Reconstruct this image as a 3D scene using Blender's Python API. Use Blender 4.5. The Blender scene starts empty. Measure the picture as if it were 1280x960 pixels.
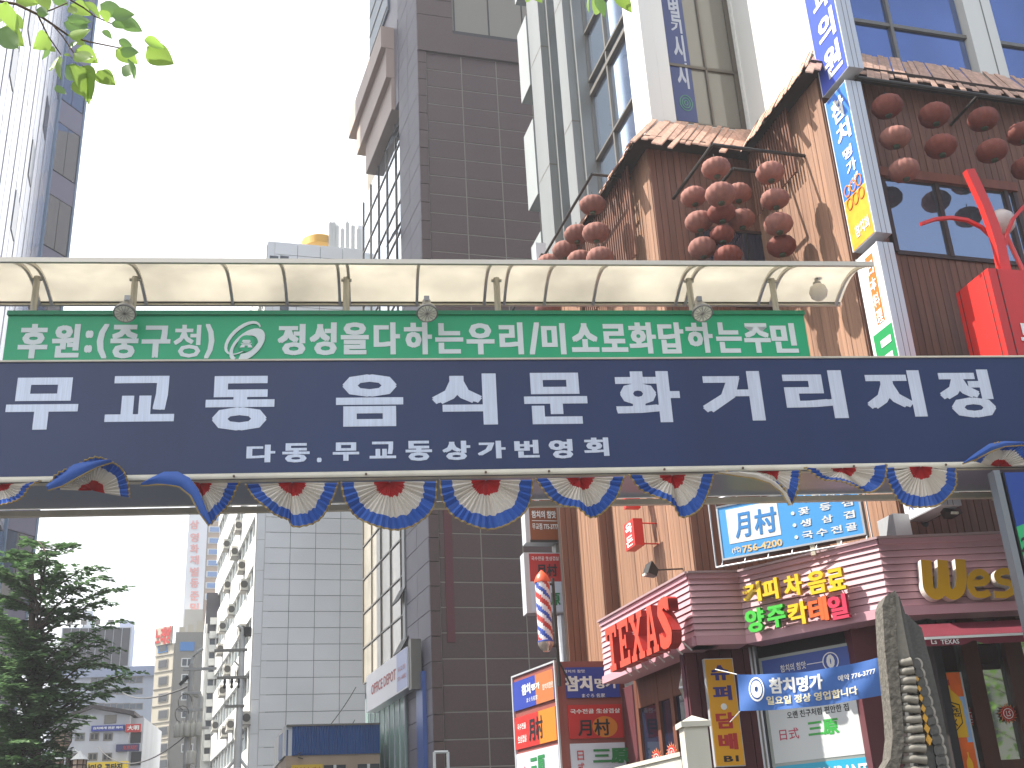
# -*- coding: utf-8 -*-
import bpy, math, random
from math import sin, cos, pi, hypot, radians as D
random.seed(7)
sc = bpy.context.scene
COL = sc.collection
# ---------------------------------------------------------------- camera
FO = 1425.66; PITCH = D(22.848); ROLL = D(-3.168)      # focal length in px of a 1280 px wide frame
_R0 = (1, 0, 0); _U0 = (0, -sin(PITCH), cos(PITCH)); FW = (0, cos(PITCH), sin(PITCH))
RV = [cos(ROLL)*a+sin(ROLL)*b for a, b in zip(_R0, _U0)]
UV = [-sin(ROLL)*a+cos(ROLL)*b for a, b in zip(_R0, _U0)]
from mathutils import Matrix, Vector
cam = bpy.data.objects.new('camera', bpy.data.cameras.new('camera')); COL.objects.link(cam)
cam.data.sensor_width = 36; cam.data.lens = 36*FO/1280; cam.data.clip_end = 4000; cam.data.clip_start = 0.1
cam.matrix_world = Matrix(((RV[0], UV[0], -FW[0], 0), (RV[1], UV[1], -FW[1], 0), (RV[2], UV[2], -FW[2], 1.6), (0, 0, 0, 1)))
sc.camera = cam
# ---------------------------------------------------------------- sky, sun, exposure
SUN_AZ, SUN_EL = -90.0, 53.0                            # azimuth from the camera heading, to the right positive
w = bpy.data.worlds.new("World"); sc.world = w; w.use_nodes = True
nt = w.node_tree; bg = nt.nodes['Background']
sky = nt.nodes.new('ShaderNodeTexSky'); sky.sky_type = 'NISHITA'; sky.sun_disc = False
sky.sun_elevation = D(SUN_EL); sky.sun_rotation = D(SUN_AZ); sky.air_density = 1.0; sky.dust_density = 3.5; sky.ozone_density = 1.5
# thin bright summer cloud: dense round the sun, breaking up into blue on the far side of the sky
sd = Vector((sin(D(SUN_AZ))*cos(D(SUN_EL)), cos(D(SUN_AZ))*cos(D(SUN_EL)), sin(D(SUN_EL))))
_n = nt.nodes.new; _l = nt.links.new
tcw = _n('ShaderNodeTexCoord'); dotn = _n('ShaderNodeVectorMath'); dotn.operation = 'DOT_PRODUCT'; dotn.inputs[1].default_value = sd
_l(tcw.outputs['Generated'], dotn.inputs[0])
mr1 = _n('ShaderNodeMapRange'); mr1.inputs[1].default_value = .15; mr1.inputs[2].default_value = .62; _l(dotn.outputs['Value'], mr1.inputs[0])
nzw = _n('ShaderNodeTexNoise'); nzw.inputs['Scale'].default_value = 2.2; nzw.inputs['Detail'].default_value = 8; _l(tcw.outputs['Generated'], nzw.inputs['Vector'])
addn = _n('ShaderNodeMath'); addn.operation = 'ADD'; _l(mr1.outputs[0], addn.inputs[0]); _l(nzw.outputs[0], addn.inputs[1])
mr2 = _n('ShaderNodeMapRange'); mr2.interpolation_type = 'SMOOTHSTEP'; mr2.inputs[1].default_value = .48; mr2.inputs[2].default_value = 1.15; _l(addn.outputs[0], mr2.inputs[0])
mxw = _n('ShaderNodeMix'); mxw.data_type = 'RGBA'; _l(mr2.outputs[0], mxw.inputs[0]); _l(sky.outputs[0], mxw.inputs[6]); mxw.inputs[7].default_value = (5.6, 5.7, 5.9, 1)
_l(mxw.outputs[2], bg.inputs[0]); bg.inputs[1].default_value = 0.15
sun = bpy.data.objects.new('sun', bpy.data.lights.new('sun', 'SUN')); COL.objects.link(sun)
sun.data.energy = 5.0; sun.data.angle = D(0.5); sun.data.color = (1, .95, .87)
sd = Vector((sin(D(SUN_AZ))*cos(D(SUN_EL)), cos(D(SUN_AZ))*cos(D(SUN_EL)), sin(D(SUN_EL))))
sun.rotation_euler = sd.to_track_quat('Z', 'Y').to_euler()
sun.location = (-20, 10, 40)
sc.view_settings.view_transform = 'Standard'; sc.view_settings.look = 'None'
sc.view_settings.exposure = 1.18; sc.view_settings.gamma = 1
try:
    sc.cycles.max_bounces = 6; sc.cycles.diffuse_bounces = 3; sc.cycles.glossy_bounces = 3; sc.cycles.transmission_bounces = 4
    sc.cycles.caustics_reflective = False; sc.cycles.caustics_refractive = False; sc.cycles.use_denoising = True
except Exception: pass

# ---------------------------------------------------------------- survey helpers: where a sight line meets a real wall
def ray(px, py):
    x = (px-640)/FO; y = (480-py)/FO
    return [RV[i]*x+UV[i]*y+FW[i] for i in range(3)]
def atd(px, py, d):
    r = ray(px, py); k = d/hypot(r[0], r[1]); return (r[0]*k, r[1]*k, 1.6+r[2]*k)
def atz(px, py, z):
    r = ray(px, py); k = (z-1.6)/r[2]; return (r[0]*k, r[1]*k, z)
class Fr:
    """a vertical wall frame: x along the wall to the right, y into the wall, z up from the ground"""
    def __init__(s, o, rot):
        s.o = (o[0], o[1]); s.rot = rot; a = D(rot); s.ux = (cos(a), sin(a)); s.uy = (-sin(a), cos(a))
    def l(s, px, py, y=0):
        r = ray(px, py); ox, oy = s.o[0]+s.uy[0]*y, s.o[1]+s.uy[1]*y
        k = (ox*s.uy[0]+oy*s.uy[1])/(r[0]*s.uy[0]+r[1]*s.uy[1])
        X, Y = r[0]*k-ox, r[1]*k-oy
        return (X*s.ux[0]+Y*s.ux[1], 1.6+r[2]*k)
    def w(s, x, y=0, z=0):
        return (s.o[0]+s.ux[0]*x+s.uy[0]*y, s.o[1]+s.ux[1]*x+s.uy[1]*y, z)
    def loc(s, p):
        X, Y = p[0]-s.o[0], p[1]-s.o[1]
        return (X*s.ux[0]+Y*s.ux[1], X*s.uy[0]+Y*s.uy[1])
    def sub(s, x, y, rot): return Fr(s.w(x, y), rot)

# ---------------------------------------------------------------- materials
def lin(h):
    if not isinstance(h, str): return tuple(h)
    h = h.lstrip('#'); c = [int(h[i:i+2], 16)/255 for i in (0, 2, 4)]
    return tuple(v/12.92 if v <= .04045 else ((v+.055)/1.055)**2.4 for v in c)
_M = {}
def mat(name, col, rough=.6, var=0., noise=None, bump=None, metal=0., spec=.5, trans=0., wave=None, emit=0, grime=None):
    """var: lightness change from piece to piece; noise=(scale, amount); bump=(scale, strength); wave=(scale, amount) grain along z"""
    if name in _M: return _M[name]
    m = bpy.data.materials.new(name); m.use_nodes = True; t = m.node_tree; N = t.nodes; L = t.links
    b = N['Principled BSDF']; c = lin(col)
    b.inputs['Base Color'].default_value = (*c, 1); b.inputs['Roughness'].default_value = rough
    b.inputs['Metallic'].default_value = metal; b.inputs['Specular IOR Level'].default_value = spec
    cur = None
    def mul(fac):
        nonlocal cur
        x = N.new('ShaderNodeMix'); x.data_type = 'RGBA'; x.blend_type = 'MULTIPLY'; x.inputs[0].default_value = 1
        if cur: L.new(cur, x.inputs[6])
        else: x.inputs[6].default_value = (*c, 1)
        L.new(fac, x.inputs[7]); cur = x.outputs[2]
    def rng(src, lo, hi, a=0., z=1.):
        r = N.new('ShaderNodeMapRange'); r.inputs[1].default_value = a; r.inputs[2].default_value = z
        r.inputs[3].default_value = lo; r.inputs[4].default_value = hi; L.new(src, r.inputs[0]); return r.outputs[0]
    tc = N.new('ShaderNodeTexCoord')
    if var:
        oi = N.new('ShaderNodeObjectInfo'); mul(rng(oi.outputs['Random'], 1-var, 1+var))
    geo = N.new('ShaderNodeNewGeometry')
    if noise:
        n = N.new('ShaderNodeTexNoise'); n.inputs['Scale'].default_value = noise[0]; n.inputs['Detail'].default_value = 6
        L.new(geo.outputs['Position'], n.inputs['Vector']); mul(rng(n.outputs[0], 1-noise[1], 1+noise[1], .3, .7))
    if wave:
        mp = N.new('ShaderNodeMapping'); mp.inputs['Scale'].default_value = (wave[0], wave[0], wave[0]*.04)
        L.new(tc.outputs['Object'], mp.inputs[0]); n = N.new('ShaderNodeTexNoise'); n.inputs['Scale'].default_value = 1
        n.inputs['Detail'].default_value = 4
        oi = N.new('ShaderNodeObjectInfo'); n.noise_dimensions = '4D'; ml = N.new('ShaderNodeMath'); ml.operation = 'MULTIPLY'; ml.inputs[1].default_value = 50
        L.new(oi.outputs['Random'], ml.inputs[0]); L.new(ml.outputs[0], n.inputs['W'])
        L.new(mp.outputs[0], n.inputs['Vector']); mul(rng(n.outputs[0], 1-wave[1], 1+wave[1], .35, .65))
    if grime:   # streaky rain dirt: stretched noise in the world
        mp = N.new('ShaderNodeMapping'); mp.inputs['Scale'].default_value = (grime[0], grime[0], grime[0]*.12)
        L.new(geo.outputs['Position'], mp.inputs[0]); n = N.new('ShaderNodeTexNoise'); n.inputs['Scale'].default_value = 1; n.inputs['Detail'].default_value = 8
        L.new(mp.outputs[0], n.inputs['Vector']); mul(rng(n.outputs[0], 1-grime[1], 1.03, .35, .6))
    if cur: L.new(cur, b.inputs['Base Color'])
    if bump:
        n = N.new('ShaderNodeTexNoise'); n.inputs['Scale'].default_value = bump[0]; n.inputs['Detail'].default_value = 5
        L.new(geo.outputs['Position'], n.inputs['Vector'])
        bp = N.new('ShaderNodeBump'); bp.inputs['Strength'].default_value = bump[1]; bp.inputs['Distance'].default_value = .02
        L.new(n.outputs[0], bp.inputs['Height']); L.new(bp.outputs[0], b.inputs['Normal'])
    if trans:
        tr = N.new('ShaderNodeBsdfTranslucent'); mx = N.new('ShaderNodeMixShader'); mx.inputs[0].default_value = trans
        if cur: L.new(cur, tr.inputs[0])
        else: tr.inputs[0].default_value = (*c, 1)
        L.new(b.outputs[0], mx.inputs[1]); L.new(tr.outputs[0], mx.inputs[2]); L.new(mx.outputs[0], N['Material Output'].inputs[0])
    _M[name] = m; return m

# ---------------------------------------------------------------- mesh helpers
class MB:
    def __init__(s): s.v = []; s.f = []; s.mi = []; s.m = 0
    def add(s, v, f):
        b = len(s.v); s.v += v; s.f += [tuple(i+b for i in q) for q in f]; s.mi += [s.m]*len(f); return s
    def box(s, x0, x1, y0, y1, z0, z1):
        v = [(x, y, z) for x in (x0, x1) for y in (y0, y1) for z in (z0, z1)]
        return s.add(v, [(0, 1, 3, 2), (4, 6, 7, 5), (0, 4, 5, 1), (2, 3, 7, 6), (0, 2, 6, 4), (1, 5, 7, 3)])
    def hexa(s, a, b):      # two quads, a (near) and b (far), same order
        return s.add(list(a)+list(b), [(0, 1, 2, 3), (7, 6, 5, 4), (0, 4, 5, 1), (1, 5, 6, 2), (2, 6, 7, 3), (3, 7, 4, 0)])
    def quad(s, *p): return s.add(list(p), [tuple(range(len(p)))])
    def prism(s, pts, y0, y1):   # outline in x,z pushed through y
        a = sum(pts[i][0]*pts[(i+1) % len(pts)][1]-pts[(i+1) % len(pts)][0]*pts[i][1] for i in range(len(pts)))
        if a < 0: pts = pts[::-1]
        n = len(pts); v = [(x, y0, z) for x, z in pts]+[(x, y1, z) for x, z in pts]
        return s.add(v, [tuple(range(n)), tuple(range(2*n-1, n-1, -1))]+[((i+1) % n, i, n+i, n+(i+1) % n) for i in range(n)])
    def prism_z(s, pts, z0, z1):
        n = len(pts); v = [(x, y, z0) for x, y in pts]+[(x, y, z1) for x, y in pts]
        return s.add(v, [tuple(range(n-1, -1, -1)), tuple(range(n, 2*n))]+[(i, (i+1) % n, n+(i+1) % n, n+i) for i in range(n)])
    def tube(s, pts, r, n=8, r2=None, cap=True):
        P = [Vector(p) for p in pts]; rings = []
        for i, p in enumerate(P):
            d = (P[min(i+1, len(P)-1)]-P[max(i-1, 0)]).normalized()
            a = d.cross(Vector((0, 0, 1)) if abs(d.z) < .95 else Vector((1, 0, 0))).normalized(); b = d.cross(a)
            rr = r if r2 is None else r+(r2-r)*i/max(1, len(P)-1)
            rings.append([tuple(p+a*rr*cos(2*pi*k/n)+b*rr*sin(2*pi*k/n)) for k in range(n)])
        v = [q for rg in rings for q in rg]; f = []
        for i in range(len(P)-1):
            for k in range(n): f.append((i*n+k, i*n+(k+1) % n, (i+1)*n+(k+1) % n, (i+1)*n+k))
        if cap: f += [tuple(range(n-1, -1, -1)), tuple(range(len(v)-n, len(v)))]
        return s.add(v, f)
    def lathe(s, prof, n=16, c=(0, 0, 0), tilt=None, ripple=0, rk=12):   # prof [(r,z)]
        v = []; f = []
        for r, z in prof:
            for k in range(n):
                a = 2*pi*k/n; rr = r*(1+ripple*abs(sin(a*rk/2)) if ripple else 1)
                p = Vector((rr*cos(a), rr*sin(a), z))
                if tilt: p = tilt @ p
                v.append((p.x+c[0], p.y+c[1], p.z+c[2]))
        for i in range(len(prof)-1):
            for k in range(n): f.append((i*n+k, i*n+(k+1) % n, (i+1)*n+(k+1) % n, (i+1)*n+k))
        if prof[0][0] > 1e-4: f.append(tuple(range(n-1, -1, -1)))
        if prof[-1][0] > 1e-4: f.append(tuple(range(len(v)-n, len(v))))
        return s.add(v, f)
    def mesh(s, name, mats, smooth=False):
        me = bpy.data.meshes.new(name); me.from_pydata(s.v, [], s.f)
        for m in (mats if isinstance(mats, (list, tuple)) else [mats]): me.materials.append(m)
        if isinstance(mats, (list, tuple)): me.polygons.foreach_set('material_index', s.mi)
        if smooth:
            me.polygons.foreach_set('use_smooth', [True]*len(s.f))
            try: me.set_sharp_from_angle(angle=D(40))
            except Exception: pass
        me.update(); return me
    def build(s, name, mats, parent=None, smooth=False, kind=None):
        o = bpy.data.objects.new(name, s.mesh(name, mats, smooth)); COL.objects.link(o)
        if parent is not None: o.parent = parent
        if kind: o['kind'] = kind
        return o
def B(name, m, par, *r, kind=None): return MB().box(*r).build(name, m, par, kind=kind)
def thing(name, label, cat, fr=None, loc=None, group=None, x=0, y=0, z=0):
    o = bpy.data.objects.new(name, None); COL.objects.link(o); o.empty_display_size = .2
    if fr is not None: o.location = fr.w(x, y, z); o.rotation_euler = (0, 0, D(fr.rot))
    elif loc: o.location = loc
    o['label'] = label; o['category'] = cat
    if group: o['group'] = group
    return o
def inst(name, me, par, loc=(0, 0, 0), rot=None, scale=None):
    o = bpy.data.objects.new(name, me); COL.objects.link(o); o.parent = par; o.location = loc
    if rot: o.rotation_euler = rot
    if scale: o.scale = scale
    return o
def copy_tree(o, parent=None):
    c = o.copy(); COL.objects.link(c)
    if parent is not None: c.parent = parent
    for ch in [k for k in bpy.data.objects if k.parent == o]: copy_tree(ch, c)
    return c
# pieces of a surface: boards or tiles, each its own object sharing a few meshes
_PM = {}
def piece(par, name, m, x0, x1, y0, y1, z0, z1, tilt=0):
    k = (name, m.name, round(x1-x0, 3), round(y1-y0, 3), round(z1-z0, 3), tilt)
    if k not in _PM:
        wx, wy, wz = x1-x0, y1-y0, z1-z0; c = min(.006, wx*.15, wz*.15, wy*.5)
        mb = MB()      # box with a small chamfer on the face
        mb.add([(0, c, 0), (wx, c, 0), (wx, c, wz), (0, c, wz), (c, 0-tilt, c), (wx-c, 0-tilt, c), (wx-c, 0, wz-c), (c, 0, wz-c), (0, wy, 0), (wx, wy, 0), (wx, wy, wz), (0, wy, wz)],
               [(4, 5, 6, 7), (0, 1, 5, 4), (1, 2, 6, 5), (2, 3, 7, 6), (3, 0, 4, 7), (0, 8, 9, 1), (1, 9, 10, 2), (2, 10, 11, 3), (3, 11, 8, 0), (11, 10, 9, 8)])
        _PM[k] = mb.mesh(name, m)
    return inst(name, _PM[k], par, (x0, y0, z0))
def boards(par, name, m, x0, x1, z0, z1, wd, y=0, t=.025, gap=.008, holes=(), jit=.004, ymesh=None):
    n = max(1, round((x1-x0)/wd)); wd = (x1-x0)/n
    for i in range(n):
        a, b = x0+i*wd, x0+(i+1)*wd; segs = [(z0, z1)]
        for hx0, hx1, hz0, hz1 in holes:
            if b > hx0+.01 and a < hx1-.01:
                ns = []
                for p, q in segs:
                    if hz0 > p: ns.append((p, min(q, hz0)))
                    if hz1 < q: ns.append((max(p, hz1), q))
                segs = [(p, q) for p, q in ns if q-p > .02]
        for p, q in segs: piece(par, name, m, a+gap/2, b-gap/2, y-t+random.choice((-1, 0, 1))*jit, y, p, q)
def tiles(par, name, m, x0, x1, z0, z1, wx, wz, y=0, t=.03, gap=.02, holes=(), jit=.003):
    nx = max(1, round((x1-x0)/wx)); nz = max(1, round((z1-z0)/wz)); wx = (x1-x0)/nx; wz = (z1-z0)/nz
    for i in range(nx):
        for j in range(nz):
            a, b, p, q = x0+i*wx, x0+(i+1)*wx, z0+j*wz, z0+(j+1)*wz; cut = False
            for h in holes:
                if b > h[0]+.02 and a < h[1]-.02 and q > h[2]+.02 and p < h[3]-.02: cut = True
            if not cut: piece(par, name, m, a+gap/2, b-gap/2, y-t+random.choice((-1, 0, 1))*jit, y, p+gap/2, q-gap/2)
# lettering
_TX = {}
def tmesh(s, bold=.0, ext=0., cjk=False):
    k = (s, bold, ext)
    if k in _TX: return _TX[k]
    off = 0 if s == '구' else min(bold, .013)      # these glyphs tessellate badly when fattened
    c = bpy.data.curves.new('lettering', 'FONT'); c.body = s; c.offset = off; c.resolution_u = 2; c.extrude = ext
    if '\n' in s: c.align_x = 'CENTER'
    o = bpy.data.objects.new('lettering', c); COL.objects.link(o)
    dg = bpy.context.evaluated_depsgraph_get(); dg.update()
    me = bpy.data.meshes.new_from_object(o.evaluated_get(dg)); bpy.data.objects.remove(o); bpy.data.curves.remove(c)
    v = [tuple(q.co) for q in me.vertices]; f = [tuple(p.vertices) for p in me.polygons]; bpy.data.meshes.remove(me)
    e = max(0, bold-off)
    if e > 0:
        V = []; F = []
        for i, (dx, dz) in enumerate(((-1.25*e, -.6*e), (1.25*e, -.6*e), (1.25*e, .6*e), (-1.25*e, .6*e), (0, 0))):
            b = len(V); V += [(x+dx, y+dz, z-i*.0015) for x, y, z in v]; F += [tuple(q+b for q in p) for p in f]
        v, f = V, F
    x0, x1 = min(q[0] for q in v), max(q[0] for q in v); y0, y1 = min(q[1] for q in v), max(q[1] for q in v)
    v = [((x-x0)/max(1e-6, x1-x0), (y-y0)/max(1e-6, y1-y0), z) for x, y, z in v]
    _TX[k] = (v, f); return v, f
def text(par, s, x0, x1, z0, z1, m, y=-.006, bold=.03, depth=0., name='lettering', ital=0., curve=None):
    """lettering fitted to a rectangle of the wall; depth = thickness of raised letters"""
    ext = 1. if depth else 0.
    v, f = tmesh(s, bold, ext)
    V = []
    for a, b, c in v:
        x = x0+(x1-x0)*(a+ital*b); z = z0+(z1-z0)*b
        V.append((x, y-((c*depth/2) if depth else -c*.2) - (depth/2 if depth else 0), z))
    mb = MB(); mb.add(V, f); return mb.build(name, m, par)
def ptext(par, fr, s, px0, py0, px1, py1, m, y=-.006, **k):   # rectangle seen between two pixels of a wall
    cx, cy = (px0+px1)/2, (py0+py1)/2; yy = y
    xa = fr.l(px0, cy, yy)[0]; xb = fr.l(px1, cy, yy)[0]; za = fr.l(cx, py1, yy)[1]; zb = fr.l(cx, py0, yy)[1]
    return text(par, s, xa, xb, za, zb, m, y=y, **k)
def disc(mb, cx, cz, rx, rz, y0, y1, n=24): return mb.prism([(cx+rx*cos(2*pi*i/n), cz+rz*sin(2*pi*i/n)) for i in range(n)], y0, y1)
def ring(mb, cx, cz, rx, rz, t, y0, y1, n=24, rot=0, t2=None):
    for i in range(n):
        q = []
        for j, rr in ((i, 0), (i+1, 0), (i+1, 1), (i, 1)):
            a = 2*pi*j/n; tt = t if t2 is None else t+(t2-t)*(.5+.5*cos(a))
            x, z = (rx-tt*rr)*cos(a), (rz-tt*rr)*sin(a); q.append((cx+x*cos(rot)-z*sin(rot), cz+x*sin(rot)+z*cos(rot)))
        mb.prism(q, y0, y1)
    return mb
WHITE = mat('white_vinyl', '#d9dce4', .45); BLACK = mat('black_ink', '#15151a', .5)
# ================================================================ frames of the real walls
G = Fr(atd(640, 590, 12), 7.04)                     # face of the overhead street sign
K = Fr(atd(868, 700, 17), 16.3)                     # timber front wall (alcove), x=0 at its street corner
A = Fr(K.o, -73.7)                                  # timber wall along the street, x<0 goes away
XR = K.l(958, 330)[0]; RW = K.sub(XR, 0, -73.7)     # return wall of the alcove, x grows towards the camera
XC = RW.l(1065, 330)[0]; C = RW.sub(XC, 0, 16.3)    # timber front wall at the right

# ================================================================ ground
ASPH = mat('asphalt', (.05, .05, .052), .9, noise=(3, .25), bump=(40, .4))
PAV = mat('paving', (.28, .26, .24), .85, noise=(1.5, .15))
g = B('ground', ASPH, None, -900, 900, -600, 1500, -.4, -.004); g['kind'] = 'structure'
o = MB().box(-5.6, 2.5, -12, 11, -.004, .0).build('road', ASPH); o['kind'] = 'structure'
o = MB().box(2.5, 14, -12, 11.5, -.004, .13).build('pavement', PAV); o['kind'] = 'structure'

# ================================================================ overhead street sign
NAVY = mat('navy_sheet', '#192c57', .36, noise=(.7, .05), grime=(1.2, .1)); GREEN = mat('green_sheet', '#16a672', .4, noise=(.8, .05), grime=(1.5, .07))
STEEL = mat('cream_paint', '#cfc9b8', .45, grime=(3, .12)); SIL = mat('brushed_aluminium', '#a9a69b', .35, metal=.55)
SOF = mat('soffit_sheet', '#8791a8', .3, metal=.3)
LET = mat('brushed_silver_letters', '#c6cede', .35, metal=.25, wave=(60, .08)); LETG = mat('white_letters', '#d6dfe0', .4)
gt = thing('overhead_street_sign', 'long navy and green street sign with white Korean lettering under a translucent canopy', 'sign', G)
XL, XRt = -7.4, 8.0
ztop = G.l(640, 450)[1]; zbt = 5.62; zb = 5.50; zg = G.l(640, 388)[1]
gx0 = G.l(6, 420)[0]; gx1 = G.l(1010, 420)[0]
B('navy_panel', NAVY, gt, XL, XRt, 0, .9, zbt, ztop)
B('green_panel', GREEN, gt, gx0, gx1, .03, .16, ztop, zg-.05)
B('top_flashing', mat('green_flashing', '#11825a', .4), gt, gx0-.01, gx1+.01, .0, .19, zg-.05, zg)
B('joint_strip', STEEL, gt, XL, XRt, -.02, .03, ztop, ztop+.02)
MB().tube([(XL, -.03, 5.575), (XRt, -.03, 5.575)], .05, 10).build('bottom_rail', STEEL, gt, True)
B('rear_rail', STEEL, gt, XL, XRt, .93, 1.0, 5.485, 5.55)
B('soffit', SOF, gt, XL, XRt, .02, .93, 5.56, 5.60)
mb = MB()
for x in (-4.3, -3.0, -1.6, -.3, .4, 1.7, 2.6, 3.9, 5.0):
    z = 5.575; mb.lathe([(0, 0), (.014, .0), (.014, .012), (0, .014)], 6, (x, -.085, z), Matrix.Rotation(D(90), 3, 'X'))
mb.build('bolt_heads', mat('rusty_bolt', '#5a4636', .7), gt)
for x in (XL+.15, XRt-.15):
    MB().tube([(x, .45, 0), (x, .45, zbt)], .16, 14).build('post', STEEL, gt, True)
rows = [('무교동음식문화거리지정', LET, .043, [(8, 472, 98, 537), (133, 470, 219, 527), (257, 470, 343, 538), (420, 468, 504, 533), (540, 467, 621, 531), (655, 466, 734, 530), (769, 464, 850, 528), (877, 464, 953, 526), (981, 463, 1056, 523), (1082, 463, 1154, 521), (1175, 462, 1241, 522)]),
        ('다동.무교동상가번영회', LET, .043, [(308, 556, 344, 578), (353, 554, 387, 578), (396, 572, 402, 578), (416, 553, 449, 576), (462, 552, 495, 573), (507, 551, 540, 576), (553, 551, 588, 575), (597, 551, 632, 573), (643, 550, 674, 572), (686, 549, 716, 573), (730, 547, 761, 570)]),
        ('후원:(중구청)', LETG, .043, [(23, 405, 60, 448), (65, 405, 100, 447), (106, 413, 116, 441), (121, 405, 135, 448), (138, 406, 173, 448), (177, 407, 213, 447), (217, 406, 251, 447), (256, 405, 268, 448)]),
        ('정성을다하는우리/미소로화답하는주민', LETG, .043, [(347, 405, 382, 444), (387, 403, 421, 444), (426, 403, 461, 443), (467, 403, 500, 443), (505, 403, 540, 443), (544, 404, 579, 442), (583, 404, 618, 443), (624, 403, 654, 443), (661, 403, 675, 443), (677, 404, 707, 443), (714, 404, 748, 440), (751, 405, 784, 440), (786, 403, 820, 442), (823, 403, 855, 442), (858, 403, 891, 441), (895, 403, 927, 441), (930, 404, 963, 441), (964, 404, 996, 441)])]
for s, m, bo, bx in rows:
    for ch, (a, b, c, d) in zip(s, bx):
        yy = .03 if m is LETG else 0
        # the row slopes with perspective only: same real height along the row
        ptext(gt, G, ch, a, b, c, d, m, y=yy-.006, bold={'청': .022, '교': .032}.get(ch, bo), name='letter')
# emblem: swirl of two ellipses round an old city gate
mb = MB(); x0, z0 = G.l(279, 451, .02); x1, z1 = G.l(331, 402, .02); ew, eh = x1-x0, z1-z0
def E2(u, v): return (x0+ew*u, z0+eh*(1-v))
def arc(cx, cy, rx, ry, rot, a0, a1, n=18):
    return [(cx+rx*cos(t)*cos(rot)-ry*sin(t)*sin(rot), cy+rx*cos(t)*sin(rot)+ry*sin(t)*cos(rot)) for t in [a0+(a1-a0)*i/n for i in range(n+1)]]
R_ = D(-43)
def band(c1, c2, y0, y1):
    for i in range(len(c1)-1): mb.prism([E2(*c1[i]), E2(*c1[i+1]), E2(*c2[i+1]), E2(*c2[i])], y0, y1)
band(arc(.46, .42, .55, .30, R_, D(95), D(375)), arc(.485, .44, .50, .245, R_, D(95), D(375)), .016, .024)
band(arc(.58, .60, .53, .30, R_, D(170), D(395)), arc(.54, .66, .36, .24, R_, D(170), D(395)), .015, .0235)
band(arc(.58, .60, .53, .31, R_, D(35), D(150)), arc(.60, .54, .37, .20, R_, D(35), D(150)), .014, .023)
mb.build('emblem_swirl', LETG, gt)
mb = MB(); q = [E2(.56+.21*cos(2*pi*i/20), .57+.21*sin(2*pi*i/20)) for i in range(20)]; mb.prism(q, .008, .013); mb.build('emblem_disc', GREEN, gt)
mb = MB()
for pts in ([(.47, .49), (.65, .49), (.67, .535), (.45, .535)], [(.48, .54), (.64, .54), (.64, .56), (.48, .56)], [(.43, .565), (.69, .565), (.70, .585), (.42, .585)],
            [(.45, .60), (.52, .60), (.52, .68), (.40, .68)], [(.60, .60), (.67, .60), (.72, .68), (.60, .68)], [(.52, .60), (.60, .60), (.60, .63), (.52, .63)]):
    mb.prism([E2(*p) for p in pts], .0, .006)
mb.build('emblem_gate', LETG, gt)

# barrel-vault canopy on posts over the sign
POLY = mat('frosted_polycarbonate', '#d8d4ca', .35, noise=(1.3, .16), trans=.66)
RIB = mat('anodised_rib', '#cdc6b8', .4, metal=.4)
YL, YR, ZV, RISE = -.5, .5, 7.955, .135
def vz(y): return ZV+RISE*sin(pi*(y-YL)/(YR-YL))
cx1 = G.l(1090, 336, YL)[0]; cx0 = -7.2
NV = 14; ys = [YL+(YR-YL)*i/NV for i in range(NV+1)]
mb = MB()
xs = [cx0+(cx1-cx0)*i/30 for i in range(31)]
mb.add([(x, y, vz(y)+dz) for dz in (0, .006) for x in xs for y in ys],
       [(i*(NV+1)+j, (i+1)*(NV+1)+j, (i+1)*(NV+1)+j+1, i*(NV+1)+j+1) for i in range(30) for j in range(NV)]+
       [(31*(NV+1)+i*(NV+1)+j, 31*(NV+1)+i*(NV+1)+j+1, 31*(NV+1)+(i+1)*(NV+1)+j+1, 31*(NV+1)+(i+1)*(NV+1)+j) for i in range(30) for j in range(NV)])
mb.build('canopy_sheet', POLY, gt, True)
B('front_lip', RIB, gt, cx0, cx1+.01, YL-.04, YL, ZV-.035, ZV+.02)
B('rear_edge', RIB, gt, cx0, cx1-.0, YR+.001, YR+.045, ZV-.03, ZV+.02)
B('rear_gasket', mat('dark_gasket', '#4a4238', .6), gt, cx0, cx1-.01, YR-.012, YR+.0, ZV-.005, ZV+.035)
ribx = [G.l(p, 377, YR)[0] for p in (-90, 50, 65, 183, 291, 359, 425, 437, 521, 605, 630, 680, 741, 844, 856, 947, 962, 1044)]
rb = MB(); pr = []
for j in range(NV):
    y, y2 = ys[j], ys[j+1]
    rb.hexa([(-.017, y, vz(y)-.035), (.017, y, vz(y)-.035), (.017, y, vz(y)-.002), (-.017, y, vz(y)-.002)], [(-.017, y2, vz(y2)-.035), (.017, y2, vz(y2)-.035), (.017, y2, vz(y2)-.002), (-.017, y2, vz(y2)-.002)])
rme = rb.mesh('rib', RIB)
for x in ribx: inst('rib', rme, gt, (x, 0, 0))
for p in (45, 168, 433, 621, 862, 966):
    x = G.l(p, 360, .08)[0]
    MB().tube([(x, .08, zg), (x, .08, vz(.08)-.02)], .038, 12).tube([(x-.06, .08, vz(.08)-.05), (x+.06, .08, vz(.08)-.05)], .02, 8).tube([(x, .08, zg), (x, .08, zg+.02)], .06, 12).build('canopy_post', SIL, gt, True)

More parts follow.
